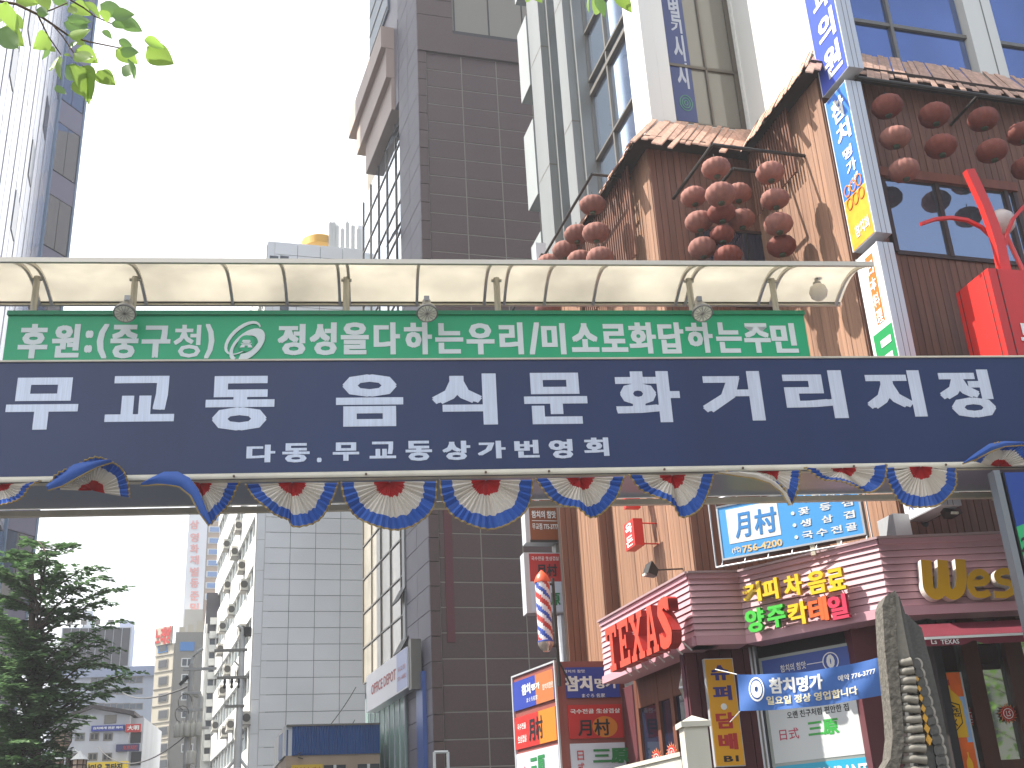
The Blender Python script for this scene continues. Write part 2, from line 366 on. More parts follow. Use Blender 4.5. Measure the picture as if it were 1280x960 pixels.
# floodlights and globe lamp on the canopy
GLASSL = mat('lamp_glass', '#eef0e0', .2, spec=.8, noise=(30, .2)); HOUS = mat('lamp_housing', '#8d8c8a', .35, metal=.7)
def flood(px, py, label, postpx):
    Y = -.28; x, z = G.l(px, py, Y)
    t = thing('floodlight', label, 'floodlight', G, group='floodlights on the canopy of the street sign', x=x, y=Y, z=z)
    T = Matrix.Rotation(D(-28), 3, 'X')
    MB().lathe([(.03, .24), (.05, .22), (.055, .15), (.10, .07), (.125, .0), (.118, -.012), (.0, -.0)][::-1], 20, tilt=T).build('housing', HOUS, t, True)
    MB().lathe([(0, -.014), (.108, -.018)][::-1], 20, tilt=T).build('lens', GLASSL, t, True)
    mb = MB()
    for k in range(7):
        a = pi*k/7; mb.tube([tuple(T @ Vector((.105*cos(a), .105*sin(a), -.022))), tuple(T @ Vector((-.105*cos(a), -.105*sin(a), -.022)))], .0025, 4)
    mb.tube([tuple(T @ Vector((.117*cos(2*pi*k/20), .117*sin(2*pi*k/20), -.012))) for k in range(21)], .008, 6)
    mb.build('lens_grille', HOUS, t)
    xp = G.l(postpx, 350, .08)[0]-x
    MB().tube([(0, .10, .2), (xp*.4, .22, .27), (xp, .34, .3)], .014, 8).build('arm', SIL, t, True)
    MB().box(-.03, .03, .04, .12, .14, .24).build('bracket', HOUS, t)
flood(156, 391, 'round chrome floodlight above the green sign near its left end', 167)
flood(534, 391, 'round chrome floodlight over the middle of the green sign', 531)
flood(878, 391, 'round chrome floodlight near the right end of the green sign, on a leaning post', 868)
x, z = G.l(1023, 365, .1)
t = thing('globe_lamp', 'frosted glass globe lamp hanging under the right end of the canopy', 'lamp', G, x=x, y=.1, z=z)
MB().lathe([(0, -.115), (.05, -.105), (.095, -.065), (.113, 0), (.095, .065), (.05, .1), (.04, .11)], 20).build('globe', mat('frosted_globe', '#f0ebe2', .3, trans=.5), t, True)
MB().lathe([(.05, .10), (.05, .13), (.025, .14), (.02, .2), (.04, .21), (.04, .24)], 14).build('stem', HOUS, t, True)

# bunting: pleated fans hung along the bottom rail
RED = mat('bunting_red', '#c02a2c', .7, trans=.3); CREAM = mat('bunting_cream', '#ded8cd', .75, trans=.35)
BLUE = mat('bunting_blue', '#3a68bd', .5, trans=.3); GOLD = mat('gold_braid', '#9a8350', .5)
YB = -.10
def fan(label, cpx, rim, yo=YB, pleats=None, lift=0.):
    cx, cz = G.l(*cpx, yo)
    t = thing('bunting_fan', label, 'bunting', G, group='patriotic pleated bunting fans hung along the sign', x=cx, y=yo, z=cz)
    R = [(lambda q: (q[0]-cx, q[1]-cz))(G.l(p[0], p[1], yo)) for p in rim]
    # resample with a smooth curve
    L = [0]
    for a, b in zip(R, R[1:]): L.append(L[-1]+hypot(b[0]-a[0], b[1]-a[1]))
    N = pleats or 44; pts = []
    for i in range(N+1):
        s = L[-1]*i/N; k = max(j for j in range(len(L)) if L[j] <= s+1e-9); k = min(k, len(R)-2)
        u = (s-L[k])/(L[k+1]-L[k]); p0, p1, p2, p3 = R[max(k-1, 0)], R[k], R[k+1], R[min(k+2, len(R)-1)]
        pts.append(tuple(.5*((2*p1[c])+(-p0[c]+p2[c])*u+(2*p0[c]-5*p1[c]+4*p2[c]-p3[c])*u*u+(-p0[c]+3*p1[c]-3*p2[c]+p3[c])*u**3) for c in (0, 1)))
    rnd = random.Random(cpx[0]); ph = [rnd.uniform(.5, 1.3) for _ in range(N+1)]; wob = [rnd.uniform(-.02, .03) for _ in range(N+1)]
    def P(i, f):
        x, z = pts[i][0]*f, pts[i][1]*f; zz = (-1 if i % 2 else 1)*.017*ph[i]*(.35+f*.9)
        return (x, zz+lift*f*f*-.18+.03*sin(i*.45+cpx[0])*f, z)
    for nm, m, f0, f1, st in (('red_centre', RED, .02, .3, 2), ('cream_band', CREAM, .3, .71, 3), ('blue_band', BLUE, .71, .965, 3)):
        mb = MB(); fs = [f0+(f1-f0)*k/st for k in range(st+1)]
        def FF(i, f): return f+(wob[i] if f in (.3, .71) else 0)
        mb.add([P(i, FF(i, f)) for f in fs for i in range(N+1)], [(a*(N+1)+i, a*(N+1)+i+1, (a+1)*(N+1)+i+1, (a+1)*(N+1)+i) for a in range(st) for i in range(N)])
        mb.build(nm, m, t)
    mb = MB(); mb.tube([(P(i, .975)[0], P(i, .975)[1], P(i, .975)[2]) for i in range(N+1)], .0105, 5); mb.build('gold_trim', GOLD, t)
    return t, (cx, cz)
def semi(x0, x1, yt, yb, n=12, skew=0.): return [((x0+x1)/2-(x1-x0)/2*cos(pi*i/n)+skew*sin(pi*i/n), yt+(yb-yt)*sin(pi*i/n)**.8) for i in range(n+1)]
fan('drooping bunting fan at the far left end, blown inside out', (0, 605), [(-48, 606), (-32, 625), (0, 637), (28, 627), (44, 612), (55, 604)], lift=.6)
t, c = fan('bunting fan blown upwards over the rail with cream pleats showing', (115, 613), [(60, 612), (72, 598), (92, 586), (110, 578), (128, 575), (147, 582), (158, 593), (163, 606), (165, 624)], lift=.5)
def flap(t, c, pxs, nm='folded_flap', m=BLUE, yo=YB-.09, dy=.0):
    mb = MB(); n = len(pxs)//2
    P = [(lambda q: (q[0]-c[0], q[1]-c[1]))(G.l(*p, yo+YB*0)) for p in pxs]
    top, bot = P[:n], P[n:][::-1]; V = []
    for i in range(n):
        for k in range(5):
            u = k/4; V.append((top[i][0]*(1-u)+bot[i][0]*u, (yo-YB)-.035*sin(pi*u)+.012*sin(i*2.3+k), top[i][1]*(1-u)+bot[i][1]*u))
    mb.add(V, [(i*5+k, (i+1)*5+k, (i+1)*5+k+1, i*5+k+1) for i in range(n-1) for k in range(4)])
    mb.build(nm, m, t, True)
    MB().tube([(b[0], (yo-YB)-.004, b[1]) for b in bot], .0095, 5).build('gold_trim', GOLD, t)
flap(t, c, [(58, 606), (75, 592), (92, 581), (112, 575), (135, 575)]+[(142, 578), (122, 584), (98, 597), (78, 608), (60, 613)])
t, c = fan('bunting fan with its left half folded over into a blue twist', (250, 604), [(224, 600), (238, 619), (250, 640), (262, 656), (275, 645), (289, 626), (301, 603)])
flap(t, c, [(178, 603), (190, 596), (205, 590), (222, 589), (237, 597), (248, 612), (257, 634), (265, 655)]+[(261, 657), (250, 642), (238, 620), (224, 609), (208, 606), (195, 606), (184, 607), (176, 607)])
fan('bunting fan with a notched lower left edge under the small letters', (365, 603), [(305, 604), (318, 624), (342, 643), (360, 650), (366, 660), (382, 659), (402, 648), (417, 625), (424, 602)])
fan('full semicircular bunting fan in front of the grey tiled office block', (487, 602), semi(425, 547, 602, 663, skew=6))
fan('full bunting fan in front of the corner of the brown tower', (607, 600), semi(548, 667, 600, 662, skew=3))
fan('bunting fan with a pinched bottom above the vertical tuna sign', (725, 597), [(668, 597), (680, 617), (700, 631), (722, 637), (738, 647), (755, 641), (772, 622), (782, 595)])
fan('bunting fan pinched at the bottom in front of the sunlit timber wall', (840, 594), [(784, 594), (797, 609), (820, 622), (842, 633), (853, 647), (872, 641), (886, 619), (893, 592)])
t, c = fan('bunting fan rolled nearly flat and hanging down at its right end', (962, 589), [(905, 590), (930, 597), (955, 601), (975, 612), (985, 626), (990, 632), (996, 612), (1000, 588)], lift=.3)
flap(t, c, [(897, 590), (925, 589), (950, 592), (970, 602), (984, 618), (991, 633), (986, 632), (977, 616), (962, 604), (942, 598), (920, 595), (898, 591)], 'rolled_edge', CREAM)
fan('bunting fan lifted by the wind with a ragged lower edge', (1053, 585), [(1001, 588), (1018, 599), (1045, 606), (1068, 611), (1083, 620), (1097, 612), (1105, 600), (1104, 584)], lift=.5)
fan('full bunting fan in front of the striped pink fascia', (1151, 583), semi(1105, 1197, 583, 636, skew=3))
t, c = fan('bunting fan blown up over the navy panel at the far right', (1248, 583), [(1214, 579), (1222, 568), (1236, 558), (1255, 555), (1275, 560), (1292, 572), (1300, 584)], lift=.4)
flap(t, c, [(1204, 578), (1218, 567), (1236, 555), (1256, 551), (1276, 552), (1296, 556), (1296, 556), (1274, 557), (1256, 558), (1238, 565), (1220, 574), (1203, 580)])
MB().tube([(XL-0, YB+.02, 5.545), (XRt, YB+.02, 5.53)], .006, 5).build('bunting_cord', mat('cord', '#33302e', .8), gt)
# ================================================================ timber restaurant block with a white office block above
WOOD = mat('cedar_boards', '#714a38', .6, var=.07, wave=(14, .2), grime=(1.2, .12)); WOODB = mat('timber_backing', '#2b1a12', .9)
WOODL = mat('sunlit_cedar_boards', '#947059', .62, var=.06, wave=(14, .18), grime=(1., .08))  # the same cedar with sunlight put into its colour for sunward walls
SHG = mat('roof_shakes', '#b5927f', .8, var=.12, wave=(18, .2)); DARKW = mat('dark_window_timber', '#3a2116', .5, wave=(20, .15))
WPL = mat('white_render', '#d7d7d2', .7, grime=(.8, .05)); LDG = mat('ledge_paint', '#989d9d', .6, grime=(2, .08)); GRC = mat('grey_cladding', '#858887', .4, metal=.2, grime=(1, .1)); MUL = mat('grey_mullion', '#77736c', .45, metal=.3)
GLB = mat('mirror_glass', (.52, .64, .82), .04, metal=.9); GLD = mat('dark_glass', (.012, .018, .04), .03, spec=1.0); GLC = mat('blue_tinted_glass', (.16, .22, .42), .05, metal=.8, noise=(.5, .2)); GLT = mat('smoky_glass', (.16, .15, .12), .06, spec=.9)
BLK = mat('black_steel', '#26221f', .5)
E_ = .3
# ---- white office block
K2 = Fr(K.w(E_, E_), 16.3); A2 = Fr(K2.o, -73.7)
ZEv = K.l(803, 180, -.35)[1]; ZTp = 13.85
wb = thing('office_building', 'white rendered office building with mirror glass and grey columns above the timber restaurant', 'building', K2)
WT = 30.
xr = XR-E_+E_                                   # return wall plane shifted by E_
R2o = K.w(XR+E_, E_); R2 = Fr(R2o, -73.7); xr = K2.loc(R2o)[0]; C2o = RW.w(XC+E_*0, E_); C2 = Fr(RW.w(XC-E_, E_), 16.3)
def local_box(par, pf, fr, name, m, x0, x1, y0, y1, z0, z1):      # box given in another wall's frame, stored in the parent's
    mb = MB(); c = [pf.loc(fr.w(x, y)) for x, y in ((x0, y0), (x1, y0), (x1, y1), (x0, y1))]
    mb.prism_z([(a, b) for a, b in c], z0, z1); return mb.build(name, m, par)
def LB(name, m, fr, *r): return local_box(wb, K2, fr, name, m, *r)
# street face with mirror glass
AZ = -5.78; zt = ZTp-.9
xw = A2.l(792, 140)[0]
za, zb1, zb2, zc = 15.07, 16.74, 17.09, 18.37; FH = zc-za
LB('corner_pier', WPL, A2, xw, -.002, 0, .25, 9, WT)
LB('back_wall', GRC, A2, AZ, xw, .25, .4, 5.0, WT)
col = [(A2.l(690, 0, -.3)[0], A2.l(725, 0, -.3)[0]), (A2.l(655, 0, -.3)[0], A2.l(682, 0, -.3)[0])]
col = [(-3.78, -3.25), (-5.75, -4.9)]
for a, b in col:
    LB('column', GRC, A2, a, b, -.30, .25, 5, WT); LB('column_rib', GRC, A2, a-.06, a-.001, -.12, .25, 5, WT)
    LB('column_side_strip', GRC, A2, b, b+.12, -.12, .25, 5, WT)
    z = 6.2
    while z < WT:
        LB('column_joint', MUL, A2, a-.004, b+.004, -.304, -.1, z, z+.03); z += FH
def pane(fr, a, b, z0, z1, m=GLB, y=.18, name='pane', par=None): LB(name, m, fr, a, b, y, y+.02, z0, z1)
bays = [(-3.13, -2.06, xw), (-4.78, -4.3, -3.84)]
for a, mid, b in bays:
    k = -3
    while za+k*FH < WT-1:
        z0 = za+k*FH
        for p, q in ((a, mid), (mid, b)):
            pane(A2, p+.03, q-.03, z0+.03, z0+(zb1-za)-.03); pane(A2, p+.03, q-.03, z0+(zb1-za)+.07, z0+(zb2-za)-.04); pane(A2, p+.03, q-.03, z0+(zb2-za)+.03, z0+FH-.03)
        for zz, h in ((z0, .05), (z0+zb1-za, .10), (z0+zb2-za, .06)): LB('transom', MUL, A2, a, b, .10, .2, zz-h/2, zz+h/2)
        k += 1
    for x in (a, mid, b): LB('mullion', MUL, A2, x-.03, x+.03, .11, .2, 5, WT)
for k in range(8):                                 # white ledge boxes at the far end
    z = 9.7+3.1*k; LB('ledge_box', LDG, A2, -6.6, -5.82, -.32, .6, z, z+2.1)
# front face over the alcove: smoky window with a blue vertical banner
wx0 = K2.l(846, 153)[0]; wx1 = K2.l(937, 162)[0]; wz0 = K2.l(846, 153)[1]; wz1 = 20.5; wzm = K2.l(870, 80)[1]
LB('wall', WPL, K2, .251, wx0, 0.002, .25, 13.0, WT); LB('wall', WPL, K2, wx1, xr, 0, .25, 13.0, WT); LB('wall', WPL, K2, wx0, wx1, 0, .25, 13.0, wz0); LB('wall', WPL, K2, wx0, wx1, 0, .25, wz1, WT)
fb = LB('window', mat('bronze_frame', '#5d564c', .4, metal=.4), K2, wx0, wx1, .1, .16, wz0, wz0+.12)
for a, b, z0, z1 in ((wx0, wx0+.05, wz0, wz1), (wx1-.09, wx1, wz0, wz1), (wx0, wx1, wzm-.03, wzm+.03), ((wx0+wx1)/2+.05, (wx0+wx1)/2+.09, wz0, wz1)):
    MB().box(a, b, .09, .165, z0, z1).build('frame_bar', _M['bronze_frame'], wb)
for a, b in ((wx0+.05, (wx0+wx1)/2+.05), ((wx0+wx1)/2+.09, wx1-.09)):
    for p, q in ((wz0+.12, wzm-.03), (wzm+.03, wz1)): MB().box(a, b, .13, .15, p, q).build('pane', GLT, wb)
bb0, bb1 = wx0+.06, K2.l(872, 120)[0]
MB().box(bb0, bb1, .112, .118, wz0+.14, wz1).build('window_banner', mat('banner_blue', '#2b3a6e', .35), wb)
ww = bb1-bb0
for s, py0, py1 in (('별', -4, 24), ('기', 24, 38), ('시', 40, 72), ('시', 74, 106)):
    z1, z0 = K2.l(858, py0)[1], K2.l(858, py1)[1]; text(wb, s, bb0+ww*.3, bb1-ww*.18, z0, z1, mat('banner_print', '#aab0bb', .4), y=.106, bold=.03)
mb = MB()
for r in (.12, .08, .04): ring(mb, bb0+ww*.55, wz0+.55, r*1.1, r*1.5, .02, .104, .109)
mb.build('green_emblem', mat('emblem_green', '#3f7a63', .4), wb)
# sunlit return wall and front at the right with blue glass
LB('wall', WPL, R2, 0, XC-.003, 0, .25, 13.0, WT)
cw0 = C2.l(1063, 60)[0]; cw1 = C2.l(1207, 30)[0]; cb = C2.l(1241, 30)[0]; cz0 = C2.l(1150, 107)[1]; czm = C2.l(1130, 31)[1]
LB('wall', WPL, C2, .003, cw0, 0.0, .25, 13.0, WT)
LB('pier', WPL, C2, cw1, cb, -.06, .25, cz0-.1, WT); LB('pier_groove', MUL, C2, cw1+(cb-cw1)*.62, cw1+(cb-cw1)*.66, -.065, 0, cz0-.1, WT)
LB('wall', WPL, C2, cw0, 8, .12, .3, 13.0, cz0)
C2R = 8.; hx = (cw0+cw1)/2-.28
for a, b in ((cw0, hx), (hx, cw1), (cb, cb+1.5), (cb+1.5, cb+3)):
    z0, z1, k = cz0, czm, 0
    while z0 < WT:
        LB('pane', GLC, C2, a+.03, b-.03, .1, .12, z0+.03, z1-.03); LB('mullion', MUL, C2, a-.03, a+.03, .04, .13, z0, z1)
        LB('transom', MUL, C2, a, b, .05, .125, z0-.035, z0+.035); h = (z1-z0) if k else 2.0; z0, z1 = z1, z1+2.0; k += 1
LB('sill', BLK, C2, cw0-.1, 7, -.1, .12, cz0-.10, cz0-.02)
LB('drain_pipe', GRC, C2, .02, .12, -.12, -.02, 13.6, WT)
B('rear_mass', WPL, wb, .45, 9, .45, 5.5, 0, 29.8)

# ---- timber block
tb = thing('timber_building', 'timber clad restaurant block with jagged shingle eaves and a recessed alcove', 'building', K)
def TBX(name, m, fr, *r): return local_box(tb, K, fr, name, m, *r)
def sub_piece(fr, name, m, x0, x1, y0, y1, z0, z1):
    x, y = K.loc(fr.w(x0, y0)); k = (name, m.name, round(x1-x0, 3), round(y1-y0, 3), round(z1-z0, 3))
    if k not in _PM:
        wx, wy, wz = x1-x0, y1-y0, z1-z0; c = .004
        _PM[k] = MB().add([(0, c, 0), (wx, c, 0), (wx, c, wz), (0, c, wz), (c, 0, c), (wx-c, 0, c), (wx-c, 0, wz-c), (c, 0, wz-c), (0, wy, 0), (wx, wy, 0), (wx, wy, wz), (0, wy, wz)],
            [(4, 5, 6, 7), (0, 1, 5, 4), (1, 2, 6, 5), (2, 3, 7, 6), (3, 0, 4, 7), (0, 8, 9, 1), (1, 9, 10, 2), (2, 10, 11, 3), (3, 11, 8, 0)]).mesh(name, m)
    return inst(name, _PM[k], tb, (x, y, z0), rot=(0, 0, D(fr.rot-K.rot)))
def wboards(fr, m, x0, x1, z0, z1, wd=.115, holes=(), t=.022):
    n = max(1, round((x1-x0)/wd)); wd = (x1-x0)/n
    for i in range(n):
        a, b = x0+i*wd, x0+(i+1)*wd; segs = [(z0, z1)]
        for hx0, hx1, hz0, hz1 in holes:
            if b > hx0+.02 and a < hx1-.02:
                ns = []
                for p, q in segs:
                    if hz0 > p: ns.append((p, min(q, hz0)))
                    if hz1 < q: ns.append((max(p, hz1), q))
                segs = ns
        for p, q in segs:
            if q-p > .03:
                yy = random.choice((0, .003, .006)); sub_piece(fr, 'board', m, a+.004, b-.004, -t+yy, yy, p, q)
ZB0 = 4.4
# alcove front with a dark window
vx0, vz1 = K.l(873, 283)[0], K.l(915, 287)[1]; vz0 = K.l(915, 384)[1]
TBX('backing', WOODB, K, 0, XR, .008, .2, ZB0, 13.3)
wboards(K, WOOD, 0, XR, ZB0, 13.2, holes=[(vx0, XR+.1, vz0, vz1)])
o = TBX('window', DARKW, K, vx0, XR, -.03, .0, vz1-.06, vz1); TBX('window_frame', DARKW, K, vx0, vx0+.06, -.03, .0, vz0, vz1-.06); TBX('window_frame', DARKW, K, vx0+.06, XR, -.03, .0, vz0, vz0+.06)
TBX('pane', GLD, K, vx0+.06, XR-.02, -.012, -.004, vz0+.06, vz1-.06); TBX('window_frame', BLK, K, vx0+.85, vx0+.88, -.03, -.013, vz0+.06, vz1-.06)
# along the street, in sun
AX0 = A.l(770, 700)[0]
TBX('backing', WOODB, A, AX0, 0, .008, .2, ZB0, 13.3); wboards(A, WOODL, AX0, -.0, ZB0, 13.2)
# stepped bays further along the street
s1 = A.w(AX0, 0); F1w = Fr(s1, 16.3); bx = F1w.l(752, 700)[0]
TBX('backing', WOODB, F1w, bx, 0, .008, .15, ZB0, 13.3); wboards(F1w, WOOD, bx, 0, ZB0, 13.2, wd=.13)
S2w = Fr(F1w.w(bx, 0), -73.7); sx = S2w.l(725, 700)[0]
TBX('backing', WOODB, S2w, sx, 0, .008, .15, ZB0, 13.3); wboards(S2w, WOODL, sx, 0, ZB0, 13.2, wd=.13)
F3w = Fr(S2w.w(sx, 0), 16.3); tx = F3w.l(703, 700)[0]
TBX('backing', WOODB, F3w, tx, 0, .008, .15, ZB0, 13.3); wboards(F3w, WOOD, tx, 0, ZB0, 13.2, wd=.13)
# return wall of the alcove, in sun
TBX('backing', WOODB, RW, 0, XC, .008, .2, ZB0, 13.3); wboards(RW, WOODL, 0, XC, ZB0, 13.2)
# right front with the wide dark window
CX1 = 5.2; qx0 = C.l(1106, 250)[0]; qx1 = C.l(1275, 280)[0]; qz1 = C.l(1200, 224)[1]; qz0 = C.l(1190, 323)[1]
TBX('backing', WOODB, C, 0, CX1, .008, .2, ZB0, 13.3)
wboards(C, WOOD, 0, CX1, ZB0, 13.2, wd=.12, holes=[(qx0, qx1, qz0, qz1)])
LINT = mat('reddish_lintel', '#7a3f22', .5, wave=(12, .15))
TBX('lintel', LINT, C, qx0-.05, qx1+.05, -.09, -.0, qz1-.16, qz1)
for x in (qx0, qx0+(qx1-qx0)*.40, qx0+(qx1-qx0)*.93, qx1): TBX('window_frame', DARKW, C, x-.035, x+.035, -.06, .0, qz0, qz1-.16)
TBX('window_frame', DARKW, C, qx0, qx1, -.05, .0, qz0-.04, qz0+.03)
CWIN = mat('window_glass', (.02, .03, .05), .02, spec=1.0)
TBX('pane', mat('reflecting_glass', (.30, .34, .42), .03, metal=.85), C, qx0+.035, qx0+(qx1-qx0)*.40-.035, -.015, -.006, qz0+.03, qz1-.16)
TBX('pane', _M['reflecting_glass'], C, qx0+(qx1-qx0)*.40+.035, qx1-.035, -.015, -.006, qz0+.03, qz1-.16)
# jagged eaves: sloping shakes, one by one, with gaps that let the sun through
def skirt(fr, x0, x1, ytop, ztop, yeave, zeave, ds0=0., ds1=0., wd=.115, light=True, far=False):
    """ds0/ds1: how much further the lower edge reaches at either end"""
    n = max(1, round((x1-x0)/wd))
    for i in range(n):
        u0, u1 = i/n, (i+1)/n; g_ = random.choice((.0, .004, .008, .03))
        ta, tbx = x0+(x1-x0)*u0, x0+(x1-x0)*u1-g_
        ba, bbx = (x0-ds0)+(x1+ds1-x0+ds0)*u0, (x0-ds0)+(x1+ds1-x0+ds0)*u1-g_
        e = random.choice((0, .0, .05, .12, .2, .3, .38, -.05)); k = 1+e; j = random.uniform(0, .03); up = random.uniform(0, .06)
        dy, dz = yeave-ytop, zeave-ztop; bx0 = ta+(ba-ta)*k; bx1 = tbx+(bbx-tbx)*k
        P = [(ta, ytop-.02-up*dy*0, ztop+up+j), (tbx, ytop-.02, ztop+up+j), (bx1, ytop+dy*k, ztop+dz*k+j), (bx0, ytop+dy*k, ztop+dz*k+j)]
        mb = MB(); Q = [K.loc(fr.w(a, b))+(c,) for a, b, c in P]; Q2 = [K.loc(fr.w(a, b+.0))+(c-.03,) for a, b, c in P]
        mb.hexa(Q, Q2); mb.build('shingle', SHG, tb)
YE = -.35
ztopK = ZTp; zevK = ZEv+.15
skirt(K, .3, XR+.3, E_-.02, 13.80, YE, 12.95, ds0=.65, ds1=-.65)
skirt(A, AX0-1.9, -.3, E_-.02, 13.80, YE, 12.95, ds1=.65)
skirt(RW, -.28, XC-.3, E_-.02, 13.80, YE, 12.95, ds0=-.65, ds1=.65)
skirt(C, .3, CX1, E_-.02, 13.80, YE, 12.90, ds0=.65)
TBX('soffit', WOODB, A, AX0-1.8, 0, -.28, .2, 12.98, 13.08); TBX('soffit', WOODB, K, -.28, XR, -.28, -.0, 12.98, 13.07); TBX('soffit', WOODB, RW, 0, XC+.25, -.28, -.0, 12.97, 13.06); TBX('soffit', WOODB, C, -.25, CX1, -.28, .0, 12.98, 13.08)
# slats added under the eaves to stripe the walls like shade through the shakes
for i in range(26):
    x = AX0+.05+(-.5-AX0)*i/26
    sub_piece(A, 'shade_slat', WOOD, x, x+.045, -.20, -.165, 11.15, 12.95)
for i in range(17):
    x = .2+i*.085; sub_piece(RW, 'shade_slat', WOOD, x, x+.04, -.16, -.13, 11.7, 12.95)

# ---- lantern frames and lanterns
LAN = mat('faded_lantern_cloth', '#98665a', .8, noise=(9, .16), var=.1, trans=.2); LAND = mat('red_lantern_cloth', '#86473b', .75, noise=(9, .15), var=.08, trans=.25)
CAPG = mat('green_cap', '#3c4a35', .5); WIRE = mat('hanging_wire', '#33302b', .6)
def lantern_mesh(red):
    n = 56; prof = [(.055, -.150), (.12, -.138), (.175, -.105), (.212, -.055), (.225, 0), (.212, .055), (.175, .105), (.12, .138), (.055, .150)]
    mb = MB(); v = []; f = []
    for r, z in prof:
        for k in range(n):
            a = 2*pi*k/n; rr = r*(1+.032*cos(14*a)*(r > .06)+.012*sin(5*a+z*9)); v.append((rr*cos(a), rr*sin(a), z))
    for i in range(len(prof)-1):
        for k in range(n): f.append((i*n+k, i*n+(k+1) % n, (i+1)*n+(k+1) % n, (i+1)*n+k))
    mb.add(v, f); return mb.mesh('cloth_shade', LAND if red else LAN, True)
LM = [lantern_mesh(0), lantern_mesh(1)]
CPM = MB().lathe([(.05, -.02), (.055, -.005), (.05, .015), (.02, .02)], 10).mesh('cap', CAPG)
def lantern(pos, label, red=0, s=1., hook=.09, par_rot=0):
    t = thing('paper_lantern', label, 'lantern', loc=pos, group='faded red lanterns hung in strings outside the timber restaurant')
    t.rotation_euler = (D(random.uniform(-4, 4)), D(random.uniform(-4, 4)), random.uniform(0, 6))
    inst('cloth_shade', LM[red], t, scale=(s, s, s*random.uniform(.94, 1.06)))
    inst('cap', CPM, t, (0, 0, -.155*s)); inst('cap', CPM, t, (0, 0, .15*s))
    MB().tube([(0, 0, .165*s), (0, 0, .165*s+hook)], .008, 5).build('hook', WIRE, t)
# alcove frame: arm from the return wall, then back along the street direction
ax_, az_ = RW.l(1007, 195); P1 = Fr(RW.w(ax_, 0), 16.3)            # plane of the long arm, x<0 to the left
xL = P1.l(890.4, 180.6)[0]; zA = az_
SIDE = Fr(P1.w(xL, 0), -73.7); xB = SIDE.l(841.7, 246.7)[0]
ax2, az2 = RW.l(985, 219); P2 = Fr(RW.w(ax2, 0), 16.3); xL2 = P2.l(915.9, 211)[0]; SIDE2 = Fr(P2.w(xL2, 0), -73.7); xB2 = SIDE2.l(901.6, 229)[0]
fr_ = thing('lantern_frame', 'black pipe frame carrying the lantern strings in the timber alcove', 'lantern frame', P1)
pl = lambda fr, x, y=0: P1.loc(fr.w(x, y))
MB().tube([(0, 0, zA), (xL, 0, zA)], .03, 8).tube([(xL, 0, zA), pl(SIDE, xB)+(zA,)], .03, 8).build('outer_arm', BLK, fr_)
MB().tube([pl(P2, 0)+(az2,), pl(P2, xL2)+(az2,)], .03, 8).tube([pl(P2, xL2)+(az2,), pl(SIDE2, xB2)+(az2,)], .03, 8).build('inner_arm', BLK, fr_)
MB().tube([(-.02, 0, zA), (.25, .0, zA+.5)], .008, 5).build('stay_wire', WIRE, fr_)
def onf(fr, px, py, y=0):
    x, z = fr.l(px, py, y); return fr.w(x, y, z)
def hang(fr, lst, y=0):
    for px, py, red, s, lab in lst:
        lantern(onf(fr, px, py, y), lab, red, s)
hang(SIDE, [(867, 246, 0, .95, 'top lantern of the leftmost string in the alcove'), (873.6, 277, 0, 1., 'middle lantern of the leftmost string in the alcove'), (878, 310, 0, 1., 'bottom lantern of the leftmost string in the alcove')])
hang(P1, [(894.7, 210, 0, 1., 'highest lantern hanging at the corner of the alcove frame'), (900.6, 243, 0, 1.05, 'second lantern below the corner of the alcove frame')])
hang(SIDE, [(901.6, 266, 1, 1., 'dull red lantern half hidden behind the second corner lantern')], .25)
hang(P2, [(902.6, 293.5, 1, .86, 'small dark red lantern low in the middle of the alcove'), (923, 241.6, 0, .95, 'lantern tucked behind the corner string, right of it'), (926, 274.5, 0, 1., 'lantern below the inner arm with a green cap'), (910, 320, 1, 1., 'brightest red lantern at the bottom of the alcove cluster')])
hang(P1, [(962.6, 216, 0, 1., 'top lantern of the right hand string in the alcove'), (968.7, 249, 0, 1., 'second lantern of the right hand string in the alcove'), (973, 280, 0, 1., 'third lantern of the right hand string in the alcove')])
hang(P1, [(977, 307.7, 1, 1.02, 'dull lantern at the foot of the right hand alcove string')], .3)
# right front frame
CYL = -.75
zP = C.l(1170, 111, CYL)[1]; xa_, xb_ = C.l(1069, 95, CYL)[0], 5.1
fr2 = thing('lantern_frame', 'long black pipe under the blue office windows carrying lanterns', 'lantern frame', C, y=CYL)
MB().tube([(xa_, 0, zP), (xb_, 0, zP)], .032, 8).build('pipe', BLK, fr2)
for x in (xa_+.1, xa_+2.2, xb_-.2): MB().tube([(x, 0, zP), (x-.02, .75, zP-.06)], .025, 8).build('bracket', BLK, fr2)
hang(C, [(1108.8, 133, 1, 1.03, 'top lantern of the string nearest the vertical blue signs'), (1119, 172, 0, 1.03, 'half sunlit middle lantern beside the vertical blue signs'), (1129.7, 213, 0, 1., 'half sunlit bottom lantern beside the vertical blue signs'),
         (1168, 144, 1, 1.05, 'top lantern of the second string from the vertical signs'), (1176, 183, 1, 1.05, 'bottom lantern of the second string from the vertical signs'),
         (1228.8, 149, 1, 1.03, 'darkest top lantern under the white pier'), (1240, 188.7, 1, 1.05, 'bottom lantern under the white pier'),
         (1277, 167, 1, 1., 'lantern cut by the right edge of the view, upper one'), (1283, 210, 1, 1., 'lantern cut by the right edge of the view, lower one')], CYL)
